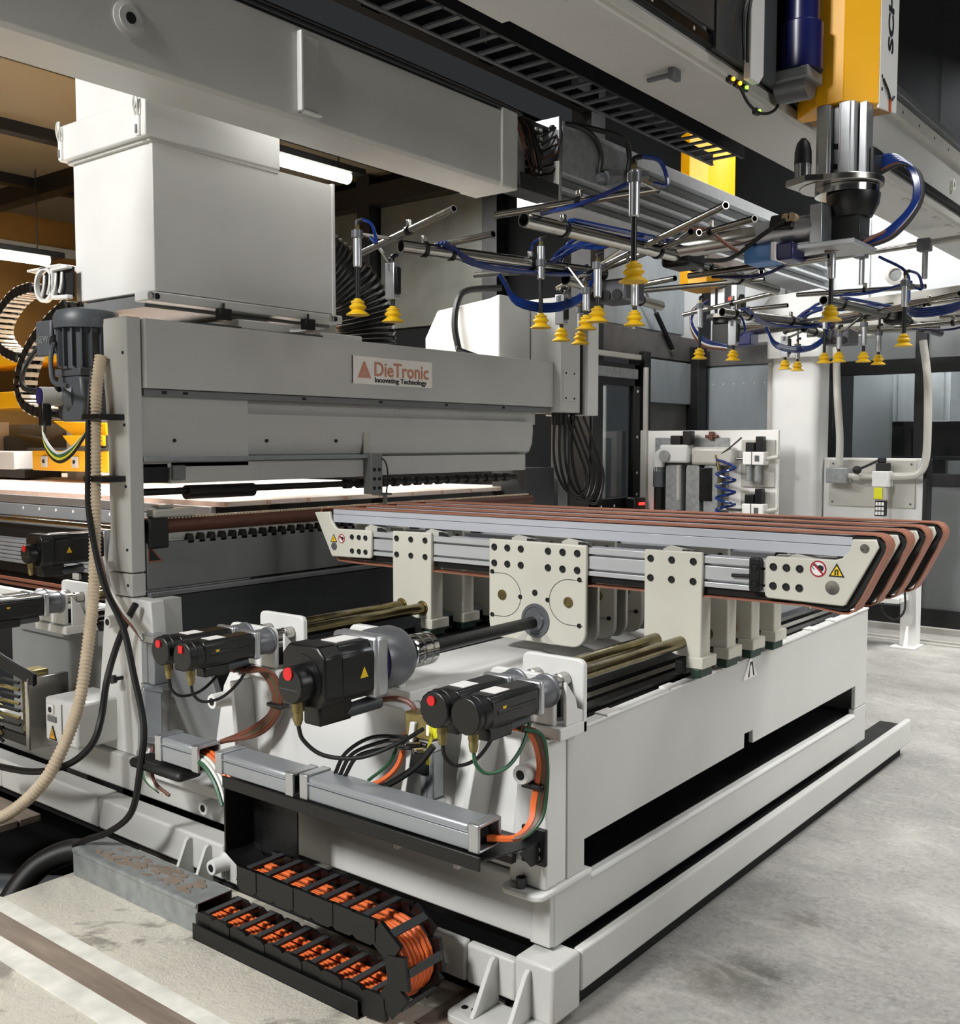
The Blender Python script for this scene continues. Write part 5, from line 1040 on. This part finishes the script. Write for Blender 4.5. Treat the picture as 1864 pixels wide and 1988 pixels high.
part('bracket_side', MB().box(-1.73, -1.70, 3.90, 4.02, 2.97, 4.2), 'paint_dark', za, .004)
part('drive_motor', MB().lathe([(.085, 0), (.085, .18), (.07, .19), (.07, .7)], (-1.64, 4.12, 3.03), (0, 0, 1), 28), 'blue_dark', za)
part('drive_flange', MB().box(-1.72, -1.58, 4.04, 4.2, 2.985, 3.03), 'paint_grey', za, .006)
part('gearbox', MB().cyl((-1.73, 4.12, 2.98), (-1.60, 4.12, 2.98), .06), 'gear_grey', za)
for (y, z, m) in ((3.72, 2.92, 'led_orange'), (3.78, 2.92, 'led_orange'), (3.84, 2.92, 'led_green'), (3.96, 2.86, 'led_green')):
    part('sensor', MB().box(-1.765, -1.745, y-.02, y+.02, z-.012, z+.012), 'black_plastic', za, .003); part('sensor_light', MB().cyl((-1.745, y, z), (-1.738, y, z), .007, n=10), m, za)
part('sensor_cable', MB().tube([(-1.745, 3.78, 2.91), (-1.74, 3.86, 2.86), (-1.74, 3.98, 2.855), (-1.735, 4.10, 2.90), (-1.72, 4.14, 2.98)], .006, 6), 'black_rubber', za)
for i in range(2): part('sensor_cable', MB().tube([(-1.70, 3.72+.03*i, 2.98), (-1.695, 3.70+.04*i, 3.15), (-1.695, 3.82, 3.3+.03*i), (-1.695, 3.84, 3.45)], .006, 6), 'black_rubber', za)
for i in range(6):
    m = 'blue_hose' if i < 4 else ('brown_cable' if i == 4 else 'black_rubber'); d = .012*i
    cable('hose', [(-1.44+.004*i, 4.38, 2.70-.012*i), (-1.36+d*.4, 4.42, 2.72-.008*i), (-1.29+d*.4, 4.44, 2.64), (-1.28+d*.5, 4.42, 2.52), (-1.36+d*.6, 4.36, 2.41-.004*i), (-1.44+d*.3, 4.30, 2.37-.006*i)], .011 if i < 4 else .008, m,
          ('blue', 'blue', 'blue', 'blue', 'brown', 'black')[i]+' hose of the bundle arching beside the aluminium column', 'hose', 'hoses beside the aluminium column')
cable('cable', [(-1.36, 4.36, 2.41), (-1.45, 4.24, 2.345), (-1.55, 4.18, 2.325)], .008, 'brown_cable', 'brown cable end under the lifting axis plate')
# ================================================================== suction grippers
def clampband(p, d, r, parent):
    d = Vector(d).normalized(); p = Vector(p)
    part('tube_clamp', MB().lathe([(r+.001, -.008), (r+.006, -.008), (r+.006, .008), (r+.001, .008), (r+.001, -.008)], p, d, 14, False), 'dark_steel', parent)
    u = Vector((0, 0, 1)); part('clamp_lug', MB().add([p+d*a+Vector((0, 0, 1))*(r+b)+d.cross(u).normalized()*c for a in (-.01, .01) for b in (0, .028) for c in (-.008, .008)], [(0, 1, 3, 2), (4, 6, 7, 5), (0, 4, 5, 1), (2, 3, 7, 6), (0, 2, 6, 4), (1, 5, 7, 3)]), 'steel', parent, .003)
TUBES = []
def gripper(dx, dy, label, main, small=1.0):
    def S(x, y, z): return (x+dx, y+dy, z)
    g = thing('tube_gripper', label, 'gripper', S(-2.2, 3.98, 2.3))
    big = [((-2.84, 3.06, 2.33), (-2.57, 4.15, 2.33)), ((-2.215, 3.03, 2.345), (-2.11, 4.14, 2.345)), ((-2.12, 4.06, 2.33), (-2.14, 5.10, 2.33)), ((-2.72, 4.05, 2.31), (-2.83, 5.16, 2.31))]
    thin = [((-3.13, 3.13, 2.345), (-2.44, 2.91, 2.395)), ((-2.83, 3.26, 2.36), (-2.50, 3.22, 2.36)), ((-2.40, 3.11, 2.40), (-1.67, 3.02, 2.37)), ((-3.0, 4.40, 2.335), (-1.58, 3.33, 2.36)), ((-2.16, 3.97, 2.39), (-1.63, 3.68, 2.38)), ((-2.58, 4.17, 2.36), (-1.86, 3.69, 2.36)), ((-2.62, 4.55, 2.33), (-2.37, 4.46, 2.33)), ((-1.95, 4.38, 2.36), (-1.56, 4.30, 2.34)), ((-2.23, 4.06, 2.375), (-1.88, 3.66, 2.36)), ((-2.2, 4.27, 2.30), (-1.53, 4.17, 2.30)), ((-3.1, 3.85, 2.34), (-2.6, 3.9, 2.33)), ((-2.95, 4.7, 2.33), (-2.05, 4.75, 2.33)), ((-2.35, 4.9, 2.34), (-2.0, 4.6, 2.34))]
    TUBES.extend([(S(*a), S(*b)) for a, b in big+thin])
    for a, b in big: part('main_tube', MB().pipe(S(*a), S(*b), .027, .005, 22), 'steel', g)
    for a, b in thin: part('cross_tube', MB().pipe(S(*a), S(*b), .0135, .003, 14), 'steel', g)
    part('centre_joint', MB().box(-2.20+dx, -2.06+dx, 4.0+dy, 4.16+dy, 2.30, 2.40), 'dark_steel', g, .02)
    for (a, b), t in ((big[0], .10), (big[0], .22), (big[0], .6), (big[1], .2), (big[1], .75), (big[2], .1), (big[2], .22), (big[2], .55), (big[3], .2), (big[3], .5), (big[3], .75)):
        a = Vector(S(*a)); b = Vector(S(*b)); clampband(a.lerp(b, t), b-a, .027, g)
    for i in (0, 2, 3, 4, 5, 9): a = Vector(S(*thin[i][0])); b = Vector(S(*thin[i][1])); clampband(a.lerp(b, .55), b-a, .0135, g)
    vb = part('valve_block', MB().box(-2.62+dx, -2.44+dx, 4.12+dy, 4.3+dy, 2.20, 2.30), 'gear_grey', g, .012)
    for i in range(3): part('valve_pot', MB().cyl(S(-2.60+.06*i, 4.11, 2.225), S(-2.60+.06*i, 4.12, 2.225), .025, n=14), 'ink', vb)
    for i in range(7):
        rr = random.Random(i); j = lambda s: (rr.random()-.5)*s
        part('hose', MB().tube([S(-2.75+j(.1), 3.95+j(.1), 2.34), S(-2.6+j(.06), 3.88, 2.41+j(.06)), S(-2.42+j(.06), 3.86, 2.42+j(.07)), S(-2.25, 3.86+j(.1), 2.38+j(.06)), S(-2.12, 3.9, 2.37)], .009, 6), 'blue_hose', g)
    for i in range(3):
        part('hose', MB().tube([S(-2.79+.02*i, 3.22, 2.36), S(-2.75+.02*i, 3.45, 2.29), S(-2.62+.015*i, 3.9, 2.30), S(-2.60, 4.05, 2.36)], .008, 6), 'blue_hose', g)
        part('hose', MB().tube([S(-2.84, 3.70+.02*i, 2.30-.01*i), S(-2.80, 3.78, 2.20-.012*i), S(-2.68, 3.88, 2.17-.012*i), S(-2.58, 3.98, 2.22-.01*i), S(-2.55, 4.05, 2.34)], .010, 6), 'blue_hose', g)
        part('hose', MB().tube([S(-2.2+.01*i, 3.3, 2.385), S(-2.15+.01*i, 3.6, 2.385), S(-2.10+.01*i, 3.95, 2.385)], .008, 6), 'blue_hose', g)
    part('hose', MB().tube([S(-2.2, 3.12, 2.38), S(-2.0, 3.02, 2.36), S(-1.85, 2.98, 2.37), S(-1.72, 2.95, 2.39)], .008, 6), 'blue_hose', g)
    part('hose', MB().tube([S(-2.1, 4.3, 2.29), S(-1.85, 4.22, 2.26), S(-1.7, 4.2, 2.30), S(-1.6, 4.2, 2.38)], .007, 6), 'blue_dark', g)
    if main:
        part('arm_tube', MB().pipe(S(-2.14, 4.0, 2.37), S(-1.62, 4.14, 2.415), .042, .005, 26), 'steel', g)
        part('arm_sleeve', MB().pipe(S(-1.80, 4.09, 2.40), S(-1.57, 4.155, 2.42), .052, .005, 26), 'alu', g)
        part('arm_clamp', MB().prism([(4.05+dy, 2.41), (4.08+dy, 2.475), (4.15+dy, 2.47), (4.2+dy, 2.44), (4.16+dy, 2.39)], 'x', -1.74+dx, -1.64+dx), 'black_plastic', g, .01)
        part('plug_pair', MB().cyl(S(-1.66, 4.04, 2.45), S(-1.66, 4.08, 2.45), .016).cyl(S(-1.635, 4.04, 2.45), S(-1.635, 4.08, 2.45), .016), 'cream_rib', g)
        part('blue_valve', MB().box(-1.84+dx, -1.72+dx, 4.05+dy, 4.18+dy, 2.285, 2.355), 'blue_light', g, .008); part('blue_valve', MB().box(-1.70+dx, -1.63+dx, 4.05+dy, 4.18+dy, 2.285, 2.355), 'blue_dark', g, .008)
        part('valve_gap', MB().box(-1.72+dx, -1.70+dx, 4.04+dy, 4.18+dy, 2.29, 2.36), 'sign_white', g, .003)
        part('arm_cable', MB().tube([S(-2.05, 3.94, 2.43), S(-1.95, 3.94, 2.42), S(-1.88, 3.97, 2.36), S(-1.84, 4.0, 2.33)], .008, 6), 'brown_cable', g)
        part('arm_cable', MB().tube([S(-2.0, 4.0, 2.31), S(-1.88, 4.02, 2.31), S(-1.75, 4.03, 2.39), S(-1.66, 4.04, 2.44)], .009, 6), 'black_rubber', g)
    return g
gripper(0, 0, 'gripper frame of steel tubes and blue hoses hanging under the near yellow lifting axis', True)
gripper(.08, 2.73, 'farther gripper frame of steel tubes over the white pillar and the air unit', False)
def suction(x, y, ztop, label, kind=0, hose_s=1):
    s = thing('suction_cup', label, 'suction cup', (x, y, 2.05), 'yellow bellows suction cups')
    part('bellows', MB().lathe([(.046, 0), (.0455, .003), (.036, .010), (.026, .017), (.0235, .020), (.033, .028), (.0345, .032), (.033, .035), (.024, .042), (.0235, .044), (.027, .048), (.027, .053), (.016, .058), (.013, .064)], (x, y, 2.05), (0, 0, 1), 22), 'yellow_rubber', s)
    zr = max(2.13, ztop-.16)
    part('rod', MB().cyl((x, y, 2.11), (x, y, zr+.01), .0095, n=12), 'black_plastic', s)
    if kind == 0:
        part('cylinder', MB().lathe([(.013, 0), (.0165, .004), (.0165, ztop-zr-.02), (.012, ztop-zr-.015)], (x, y, zr), (0, 0, 1), 16), 'alu', s)
        part('nut', MB().cyl((x, y, ztop-.016), (x, y, ztop+.004), .009, n=6), 'brass', s)
    else:
        part('cylinder', MB().box(x-.026, x+.026, y-.02, y+.02, zr, ztop-.01), 'alu', s, .004); part('switch', MB().box(x+.02, x+.04, y-.018, y+.01, zr+.02, ztop-.03), 'black_plastic', s, .005)
    part('elbow', MB().tube([(x, y, ztop), (x, y, ztop+.018), (x+.02, y+.01, ztop+.024)], .009, 8, 4), 'black_plastic', s)
    if hose_s: part('hose', MB().tube([(x+.018, y+.01, ztop+.024), (x+.06*hose_s, y+.02, ztop), (x+.075*hose_s, y+.03, ztop-.07), (x+.04*hose_s, y+.03, 2.35 if ztop > 2.36 else ztop-.10)], .007, 6), 'blue_hose', s)
    best = None
    for a, b in TUBES:
        a = Vector(a); b = Vector(b); t = max(0, min(1, (Vector((x, y, a.z))-a).dot(b-a)/(b-a).length_squared)); q = a.lerp(b, t); d = (q-Vector((x, y, q.z))).length
        if best is None or d < best[0]: best = (d, q)
    zc = min(ztop-.03, best[1].z)
    part('collar', MB().cyl((x, y, zc-.014), (x, y, zc+.014), .023, n=12), 'gear_grey', s); part('holder', MB().cyl((x, y, zc), best[1], .008, n=8), 'steel', s)
    return s
CUPS = [(-2.926, 2.903, 2.395, 0), (-2.973, 3.153, 2.30, 1), (-1.658, 2.849, 2.41, 0), (-2.628, 3.723, 2.42, 0), (-2.311, 3.68, 2.31, 0), (-2.878, 4.253, 2.285, 1), (-2.891, 4.445, 2.25, 0), (-2.506, 3.898, 2.25, 0), (-2.258, 3.891, 2.28, 0), (-1.544, 4.245, 2.38, 0)]
LB = ['suction cup at the outer left tip of the near gripper, before the ribbed duct', 'suction cup under a square cylinder, second from the outer left tip of the near gripper', 'largest and nearest suction cup, on a long bright cylinder', 'suction cup hanging before the white cabinet on the portal', 'suction cup in the middle of the near gripper, left of the valve block', 'suction cup on a square cylinder beside the portal end head, upper one of two', 'lowest suction cup beside the portal end head', 'suction cup half hidden among the cups before the end head', 'suction cup straight below the largest one', 'suction cup on the dark rod under the lifting axis plate']
LB2 = ['leftmost suction cup of the farther gripper, before the black corner column', 'suction cup on a short square cylinder, second from the left of the farther gripper', 'suction cup at the right tip of the farther gripper, before the vertical pipe', 'suction cup of the farther gripper over the right edge of the white pillar', 'suction cup of the farther gripper above the air unit pipe, left one of two', 'suction cup of the farther gripper before the white pillar, left one of the pair', 'suction cup of the farther gripper before the white pillar, right one of the pair', 'flattened looking suction cup just right of the white pillar', 'suction cup of the farther gripper above the air unit pipe, right one of two', 'suction cup hidden most deeply under the farther gripper']
for i, (x, y, z, k) in enumerate(CUPS): suction(x, y, z, LB[i], k, {3: -1, 0: 1, 1: -.8, 2: 1.3}.get(i, 0))
POS2 = [(-2.847, 5.674), (-2.74, 5.906), (-1.645, 5.581), (-2.381, 6.453), (-2.161, 6.522), (-2.787, 6.826), (-2.779, 7.025), (-2.281, 6.427), (-2.156, 6.795)]
for i, (x, y) in enumerate(POS2): suction(x, y, CUPS[i][2], LB2[i], CUPS[i][3], {1: .8, 2: 1}.get(i, 0))
z2 = thing('lifting_axis', 'second yellow lifting axis with a steel flange, half hidden behind the front gantry beam', 'axis', (-3.7, 7.6, 2.5))
ZC = [(-3.92, 7.45), (-3.80, 7.36), (-3.66, 7.40), (-3.60, 7.52), (-3.60, 7.75), (-3.92, 7.75)]
part('cover', MB().prism(ZC, 'z', 2.76, 3.95), 'yellow', z2, .003)
part('column', MB().box(-3.70, -3.66, 7.55, 7.7, 2.55, 2.9), 'alu', z2, .003); part('column', MB().box(-3.64, -3.58, 7.55, 7.7, 2.55, 2.9), 'alu', z2, .003); part('column', MB().box(-3.55, -3.50, 7.6, 7.75, 2.55, 3.0), 'alu', z2, .003)
part('flange', MB().cyl((-3.58, 7.6, 2.52), (-3.58, 7.6, 2.55), .16, n=28), 'steel', z2); part('turn_ring', MB().cyl((-3.58, 7.6, 2.48), (-3.58, 7.6, 2.52), .11, n=24), 'black_plastic', z2)
part('damper', MB().lathe([(.035, 0), (.035, .10), (.018, .15), (.001, .155)], (-3.47, 7.62, 2.55), (0, 0, 1), 18), 'black_rubber', z2); part('signal_light', MB().cyl((-3.51, 7.5, 2.66), (-3.51, 7.51, 2.66), .016, n=10), 'led_red', z2)
part('drive', MB().box(-3.66, -3.45, 7.5, 7.7, 2.30, 2.48), 'black_plastic', z2, .01); part('arm', MB().pipe((-3.5, 7.55, 2.40), (-2.05, 6.75, 2.37), .035, .005, 20), 'steel', z2)
part('blue_valve', MB().box(-3.40, -3.25, 7.3, 7.45, 2.28, 2.37), 'blue_dark', z2, .008)
for i in range(4): part('hose', MB().tube([(-3.66, 7.45, 2.66), (-3.75-.01*i, 7.4, 2.58), (-3.76, 7.36, 2.48-.02*i), (-3.68, 7.4, 2.36-.02*i), (-3.52, 7.48, 2.30-.01*i)], .009, 6), ('blue_hose', 'blue_hose', 'white_cable', 'brown_cable')[i], z2)
cr = thing('cross_beam', 'flat grey slotted cross beam behind the farther gripper', 'beam', (-1.9, 7.6, 2.5))
part('beam_plate', MB().prism([(-2.75, 2.42), (-2.55, 2.58), (-1.0, 2.66), (-.4, 2.66), (-.4, 2.45), (-2.0, 2.38), (-2.7, 2.38)], 'y', 7.55, 7.6), 'plate_grey', cr, .003)
for x0 in (-2.6, -2.2, -1.8, -1.4): part('slot', MB().prism([(x0, 2.51+(x0+2.6)*.05), (x0+.3, 2.525+(x0+2.6)*.05), (x0+.3, 2.535+(x0+2.6)*.05), (x0, 2.52+(x0+2.6)*.05)], 'y', 7.547, 7.551), 'ink', cr)
part('beam_flange', MB().box(-2.7, -.4, 7.3, 7.6, 2.36, 2.385), 'plate_grey', cr, .003)
part('pipe_ring', MB().lathe([(.045, 0), (.07, 0), (.07, .05), (.045, .05), (.045, 0)], (-2.28, 7.5, 2.72), (0, 1, 0), 24, False), 'sign_white', cr); part('ring_back', MB().cyl((-2.28, 7.53, 2.72), (-2.28, 7.54, 2.72), .05), 'galv', cr)
part('rail', MB().cyl((-2.9, 7.0, 2.78), (-1.0, 7.0, 2.86), .02), 'steel', cr)
for x in (-2.35, -1.95): part('rail_clamp', MB().box(x-.04, x+.04, 6.96, 7.04, 2.77, 2.85), 'gear_grey', cr, .008); part('rail_post', MB().cyl((x, 7.02, 2.60), (x, 7.02, 2.80), .018), 'alu', cr)
for i in range(4): part('hose', MB().tube([(-2.2, 6.9, 2.75), (-2.0, 6.8, 2.62), (-1.95, 6.7, 2.45), (-1.85, 6.4, 2.34-.012*i), (-1.6, 6.3, 2.33-.012*i), (-1.42, 6.35, 2.40)], .010, 6), 'blue_hose', cr)
# ================================================================== pillar, air panels
wp2 = thing('pillar', 'tall smooth white pillar between the two air panels', 'pillar', (-3.15, 8.1, 0))
part('shaft', MB().prism(rrect(-3.37, -2.98, 7.95, 8.25, .06), 'z', 0, 2.22), 'paint_white', wp2)
part('head', MB().prism(rrect(-3.40, -2.94, 7.92, 8.28, .05), 'z', 2.22, 2.36), 'paint_white', wp2)
part('head_plate', MB().prism([(-3.75, 2.36), (-2.6, 2.36), (-2.5, 2.52), (-3.0, 2.75), (-3.4, 2.72), (-3.6, 2.5)], 'y', 8.0, 8.2), 'paint_white', wp2, .006)
part('side_strip', MB().box(-3.45, -3.40, 8.1, 8.2, 0, 2.2), 'plate_grey', wp2)
a1 = thing('air_panel', 'white panel with filter units and valves, left of the white pillar', 'panel', (-4.05, 8.4, 0))
part('board', MB().box(-4.74, -3.46, 8.38, 8.42, .3, 1.665), 'sign_white', a1, .004); part('board_edge', MB().box(-4.76, -4.70, 8.34, 8.42, .3, 1.67), 'plate_grey', a1, .004)
part('back_sheet', MB().box(-4.62, -3.9, 8.365, 8.38, .7, 1.60), 'galv', a1, .003)
part('hose', MB().cyl((-4.54, 8.30, .6), (-4.54, 8.30, 1.22), .045), 'black_rubber', a1); part('hose_cuff', MB().cyl((-4.54, 8.30, 1.16), (-4.54, 8.30, 1.34), .055), 'gear_grey', a1)
part('elbow', MB().tube([(-4.54, 8.30, 1.30), (-4.54, 8.30, 1.42), (-4.48, 8.29, 1.46), (-4.38, 8.28, 1.46)], .055, 14), 'paint_white', a1)
part('manifold', MB().box(-4.50, -4.22, 8.22, 8.36, 1.38, 1.54), 'paint_white', a1, .02); part('manifold', MB().box(-4.20, -3.80, 8.24, 8.36, 1.36, 1.52), 'plate_grey', a1, .03)
part('gauge', MB().cyl((-4.44, 8.20, 1.44), (-4.44, 8.24, 1.44), .05, n=20), 'galv', a1)
part('solenoid', MB().box(-4.40, -4.30, 8.24, 8.32, 1.54, 1.62), 'black_plastic', a1, .006); part('solenoid', MB().box(-4.28, -4.20, 8.24, 8.32, 1.54, 1.66), 'black_plastic', a1, .006)
part('drain', MB().cyl((-4.33, 8.28, 1.05), (-4.33, 8.28, 1.36), .025), 'plate_grey', a1)
for x0, x1, z0 in ((-4.45, -4.30, .8), (-4.25, -4.12, .9), (-4.08, -3.95, .75)): part('filter_bowl', MB().prism(rrect(x0, x1, z0, 1.36, .03), 'y', 8.26, 8.34), 'galv', a1)
part('dark_bowl', MB().box(-4.12, -4.0, 8.25, 8.3, 1.05, 1.34), 'dark_steel', a1, .006)
for z in (1.42, .98):
    part('regulator_plate', MB().box(-3.78, -3.48, 8.36, 8.38, z-.24, z+.16), 'plate_grey', a1, .003)
    rg2 = part('regulator', MB().box(-3.72, -3.53, 8.25, 8.36, z-.05, z+.06), 'sign_white', a1, .008)
    part('regulator_seam', MB().box(-3.64, -3.635, 8.246, 8.25, z-.05, z+.06), 'ink', rg2); part('dial', MB().box(-3.61, -3.57, 8.244, 8.25, z-.02, z+.03), 'gear_grey', rg2, .003)
    part('solenoid', MB().box(-3.70, -3.62, 8.26, 8.34, z+.06, z+.14), 'black_plastic', rg2, .006); part('solenoid', MB().box(-3.61, -3.55, 8.26, 8.34, z+.06, z+.19), 'black_plastic', rg2, .006)
    for x in (-3.68, -3.60): part('bowl', MB().cyl((x, 8.30, z-.19), (x, 8.30, z-.05), .03), 'galv', rg2)
    part('pipe', MB().cyl((-3.95, 8.30, z), (-3.72, 8.30, z), .014), 'steel', a1); part('pipe', MB().cyl((-3.53, 8.30, z), (-3.42, 8.30, z+.02), .018), 'plate_grey', a1)
part('gun_lever', MB().tube([(-3.95, 8.25, 1.44), (-3.85, 8.24, 1.50), (-3.72, 8.23, 1.60)], .007, 6), 'paint_dark', a1)
part('gun', MB().tube([(-3.96, 8.25, 1.45), (-3.93, 8.24, 1.32), (-3.92, 8.24, 1.18)], .014, 8), 'brass', a1)
part('copper_valve', MB().box(-4.08, -4.04, 8.34, 8.38, 1.58, 1.655).box(-4.12, -4.0, 8.35, 8.38, 1.60, 1.625), 'brown_cable', a1, .004)
part('stand', MB().box(-4.7, -4.62, 8.40, 8.48, -.15, .4).box(-3.6, -3.52, 8.40, 8.48, -.15, .4), 'plate_grey', a1)
a1.location = (-3.68, 7.62, .14); a1.scale = (.907, .907, .907)  # panel scaled about the camera position: smaller, nearer and slightly raised
part('logo_mark', MB().box(-4.33, -4.27, 8.255, 8.26, .93, .96), 'ink', a1)
pts = [(-3.59, 7.47, 1.42), (-3.51, 7.46, 1.40)]
for i in range(26):
    a = i*PI/2*1.0; zz = 1.36-i*.0235; pts.append((-3.50+.08*math.cos(a), 7.45+.05*math.sin(a), zz))
solo('spiral_hose', MB().tube(pts, .010, 7, 4), 'blue_hose', 'coiled blue spiral air hose hanging on the left air panel', 'hose')
a2 = thing('air_panel', 'white panel on a leg with a yellow marked regulator, right of the white pillar', 'panel', (-2.6, 8.1, 0))
part('board', MB().box(-2.97, -2.20, 8.10, 8.14, .55, 1.435), 'paint_white', a2, .006); part('mount_sheet', MB().box(-2.92, -2.27, 8.08, 8.10, 1.06, 1.42), 'plate_grey', a2, .003)
part('board_side', MB().box(-2.21, -2.18, 8.06, 8.2, .9, 1.43), 'black_steel', a2, .004)
for x in (-2.89, -2.30):
    for z in (1.09, 1.39): bolt(a2, (x, 8.08, z), 'y', .008, 'gear_grey')
part('leg', MB().box(-2.36, -2.24, 8.10, 8.22, .01, .9), 'paint_white', a2, .006); part('leg_gusset', MB().prism([(8.02, .012), (8.10, .012), (8.10, .16), (8.09, .16)], 'x', -2.31, -2.295), 'sign_white', a2, .002); part('leg_foot', MB().box(-2.40, -2.22, 8.0, 8.24, 0, .014), 'paint_white', a2, .003)
part('leg', MB().box(-2.95, -2.85, 8.12, 8.22, 0, .6), 'paint_white', a2, .006)
part('shelf', MB().box(-2.75, -2.3, 7.85, 8.1, .36, .40), 'paint_white', a2, .004)
part('riser_pipe', MB().tube([(-2.86, 8.0, 2.30), (-2.84, 8.0, 1.9), (-2.815, 8.0, 1.6), (-2.815, 8.0, 1.38)], .028, 12), 'plate_grey', a2)
part('return_pipe', MB().tube([(-2.22, 8.0, 2.30), (-2.18, 8.0, 2.0), (-2.17, 8.0, 1.6), (-2.18, 8.0, 1.42), (-2.22, 8.0, 1.33), (-2.30, 8.0, 1.305), (-2.42, 8.0, 1.30)], .028, 12), 'plate_grey', a2)
part('tee_block', MB().box(-2.90, -2.74, 7.95, 8.06, 1.24, 1.36), 'galv', a2, .008); part('pipe', MB().cyl((-2.74, 8.0, 1.295), (-2.50, 8.0, 1.295), .022), 'plate_grey', a2); part('pipe_nut', MB().cyl((-2.70, 8.0, 1.295), (-2.65, 8.0, 1.295), .034, n=8), 'plate_grey', a2)
part('lever', MB().tube([(-2.65, 7.96, 1.35), (-2.58, 7.95, 1.38), (-2.50, 7.95, 1.42)], .01, 7), 'ink', a2); part('lever_knob', MB().lathe([(.01, 0), (.032, .01), (.032, .03), (.01, .04)], (-2.66, 7.93, 1.345), (0, 1, 0), 14), 'ink', a2)
r3 = part('regulator', MB().box(-2.54, -2.42, 7.92, 8.04, 1.22, 1.34), 'paint_white', a2, .008); part('solenoid', MB().box(-2.52, -2.43, 7.94, 8.02, 1.34, 1.40), 'ink', r3, .006); part('solenoid', MB().box(-2.51, -2.46, 7.95, 8.01, 1.40, 1.44), 'ink', r3, .006)
part('bowl', MB().box(-2.525, -2.435, 7.93, 8.02, 1.12, 1.22), 'plate_grey', r3, .006); part('yellow_label', MB().box(-2.52, -2.46, 7.915, 7.93, 1.13, 1.215), 'lime', r3, .002)
gr = part('grille', MB().box(-2.515, -2.445, 7.93, 8.0, 1.0, 1.115), 'ink', r3, .003)
for i in range(3):
    for j in range(3): part('grille_cell', MB().box(-2.508+.022*i, -2.492+.022*i, 7.926, 7.93, 1.01+.035*j, 1.035+.035*j), 'sign_white', gr)
pr3 = thing('printer_unit', 'small black device with a round mark on the shelf of the right air panel leg', 'device', (-2.5, 8.0, .4))
part('body', MB().box(-2.70, -2.42, 7.86, 8.06, .40, .58), 'black_plastic', pr3, .012); part('mark', MB().lathe([(.03, 0), (.03, .003), (.022, .003), (.022, 0)], (-2.60, 7.86, .49), (0, -1, 0), 20, False), 'gear_grey', pr3)
part('dish', MB().cyl((-2.58, 7.95, .60), (-2.58, 7.95, .625), .14, n=24), 'plate_grey', pr3); part('connector', MB().box(-2.45, -2.37, 7.86, 7.94, .40, .46), 'plate_grey', pr3, .004)
part('cable', MB().tube([(-2.41, 7.88, .40), (-2.42, 7.87, .30), (-2.33, 7.86, .24), (-2.26, 7.87, .32), (-2.28, 7.9, .5), (-2.33, 7.95, .62)], .008, 6), 'ink', pr3)
part('gauge', MB().cyl((-2.33, 7.94, .70), (-2.33, 7.98, .70), .06, n=20), 'sign_white', pr3)
fl = thing('forklift', 'dark vehicle with an orange lamp beyond the glass door', 'vehicle', (-4.9, 7.5, 0))
part('body', MB().prism([(7.25, .0), (7.7, .0), (7.65, 1.2), (7.5, 1.42), (7.35, 1.48), (7.25, 1.48)], 'x', -5.2, -4.75), 'black_plastic', fl, .03); part('lamp', MB().cyl((-4.75, 7.3, 1.34), (-4.74, 7.3, 1.34), .022, n=14), 'led_orange', fl)
tl = thing('tail_unit', 'small black unit with red lamps before the door panel', 'unit', (-4.3, 7.45, .9))
part('body', MB().box(-4.36, -4.26, 7.38, 7.56, .8, 1.10), 'black_plastic', tl, .01)
for z in (.94, 1.04): part('lamp', MB().box(-4.26, -4.255, 7.44, 7.53, z, z+.02), 'led_red', tl)
part('stand', MB().box(-4.35, -4.28, 7.42, 7.5, 0, .8), 'black_steel', tl)
# strut on the side wall
sr = thing('wall_strut', 'slanting bright steel strut with a clevis on the side wall sheet', 'strut', (-4.4, 8.2, 2.5))
part('rod', MB().cyl((-4.40, 7.55, 3.0), (-4.40, 8.0, 2.62), .012), 'steel', sr); part('sleeve', MB().cyl((-4.40, 7.95, 2.66), (-4.40, 8.25, 2.38), .022), 'dark_steel', sr); part('eye', MB().cyl((-4.42, 8.27, 2.36), (-4.38, 8.27, 2.36), .035), 'steel', sr)
# lamps in the annex
def strip_lamp(x, y0, y1, z, label):
    l = thing('strip_lamp', label, 'lamp', (x, (y0+y1)/2, z))
    part('housing', MB().box(x-.09, x+.09, y0-.12, y1+.12, z, z+.05), 'black_steel', l, .006); part('tube', MB().cyl((x, y0, z-.03), (x, y1, z-.03), .05, n=14), 'lamp', l)
    for y in (y0+.1, y1-.1): part('hanger', MB().cyl((x, y, z+.05), (x, y, 4.02), .006, n=6), 'ink', l)
strip_lamp(-6.15, 5.0, 6.0, 3.72, 'lit strip lamp above the right half of the hood')
strip_lamp(-9.1, 3.3, 5.05, 3.25, 'lit strip lamp at the left edge before the ochre wall')
texts_to_meshes()
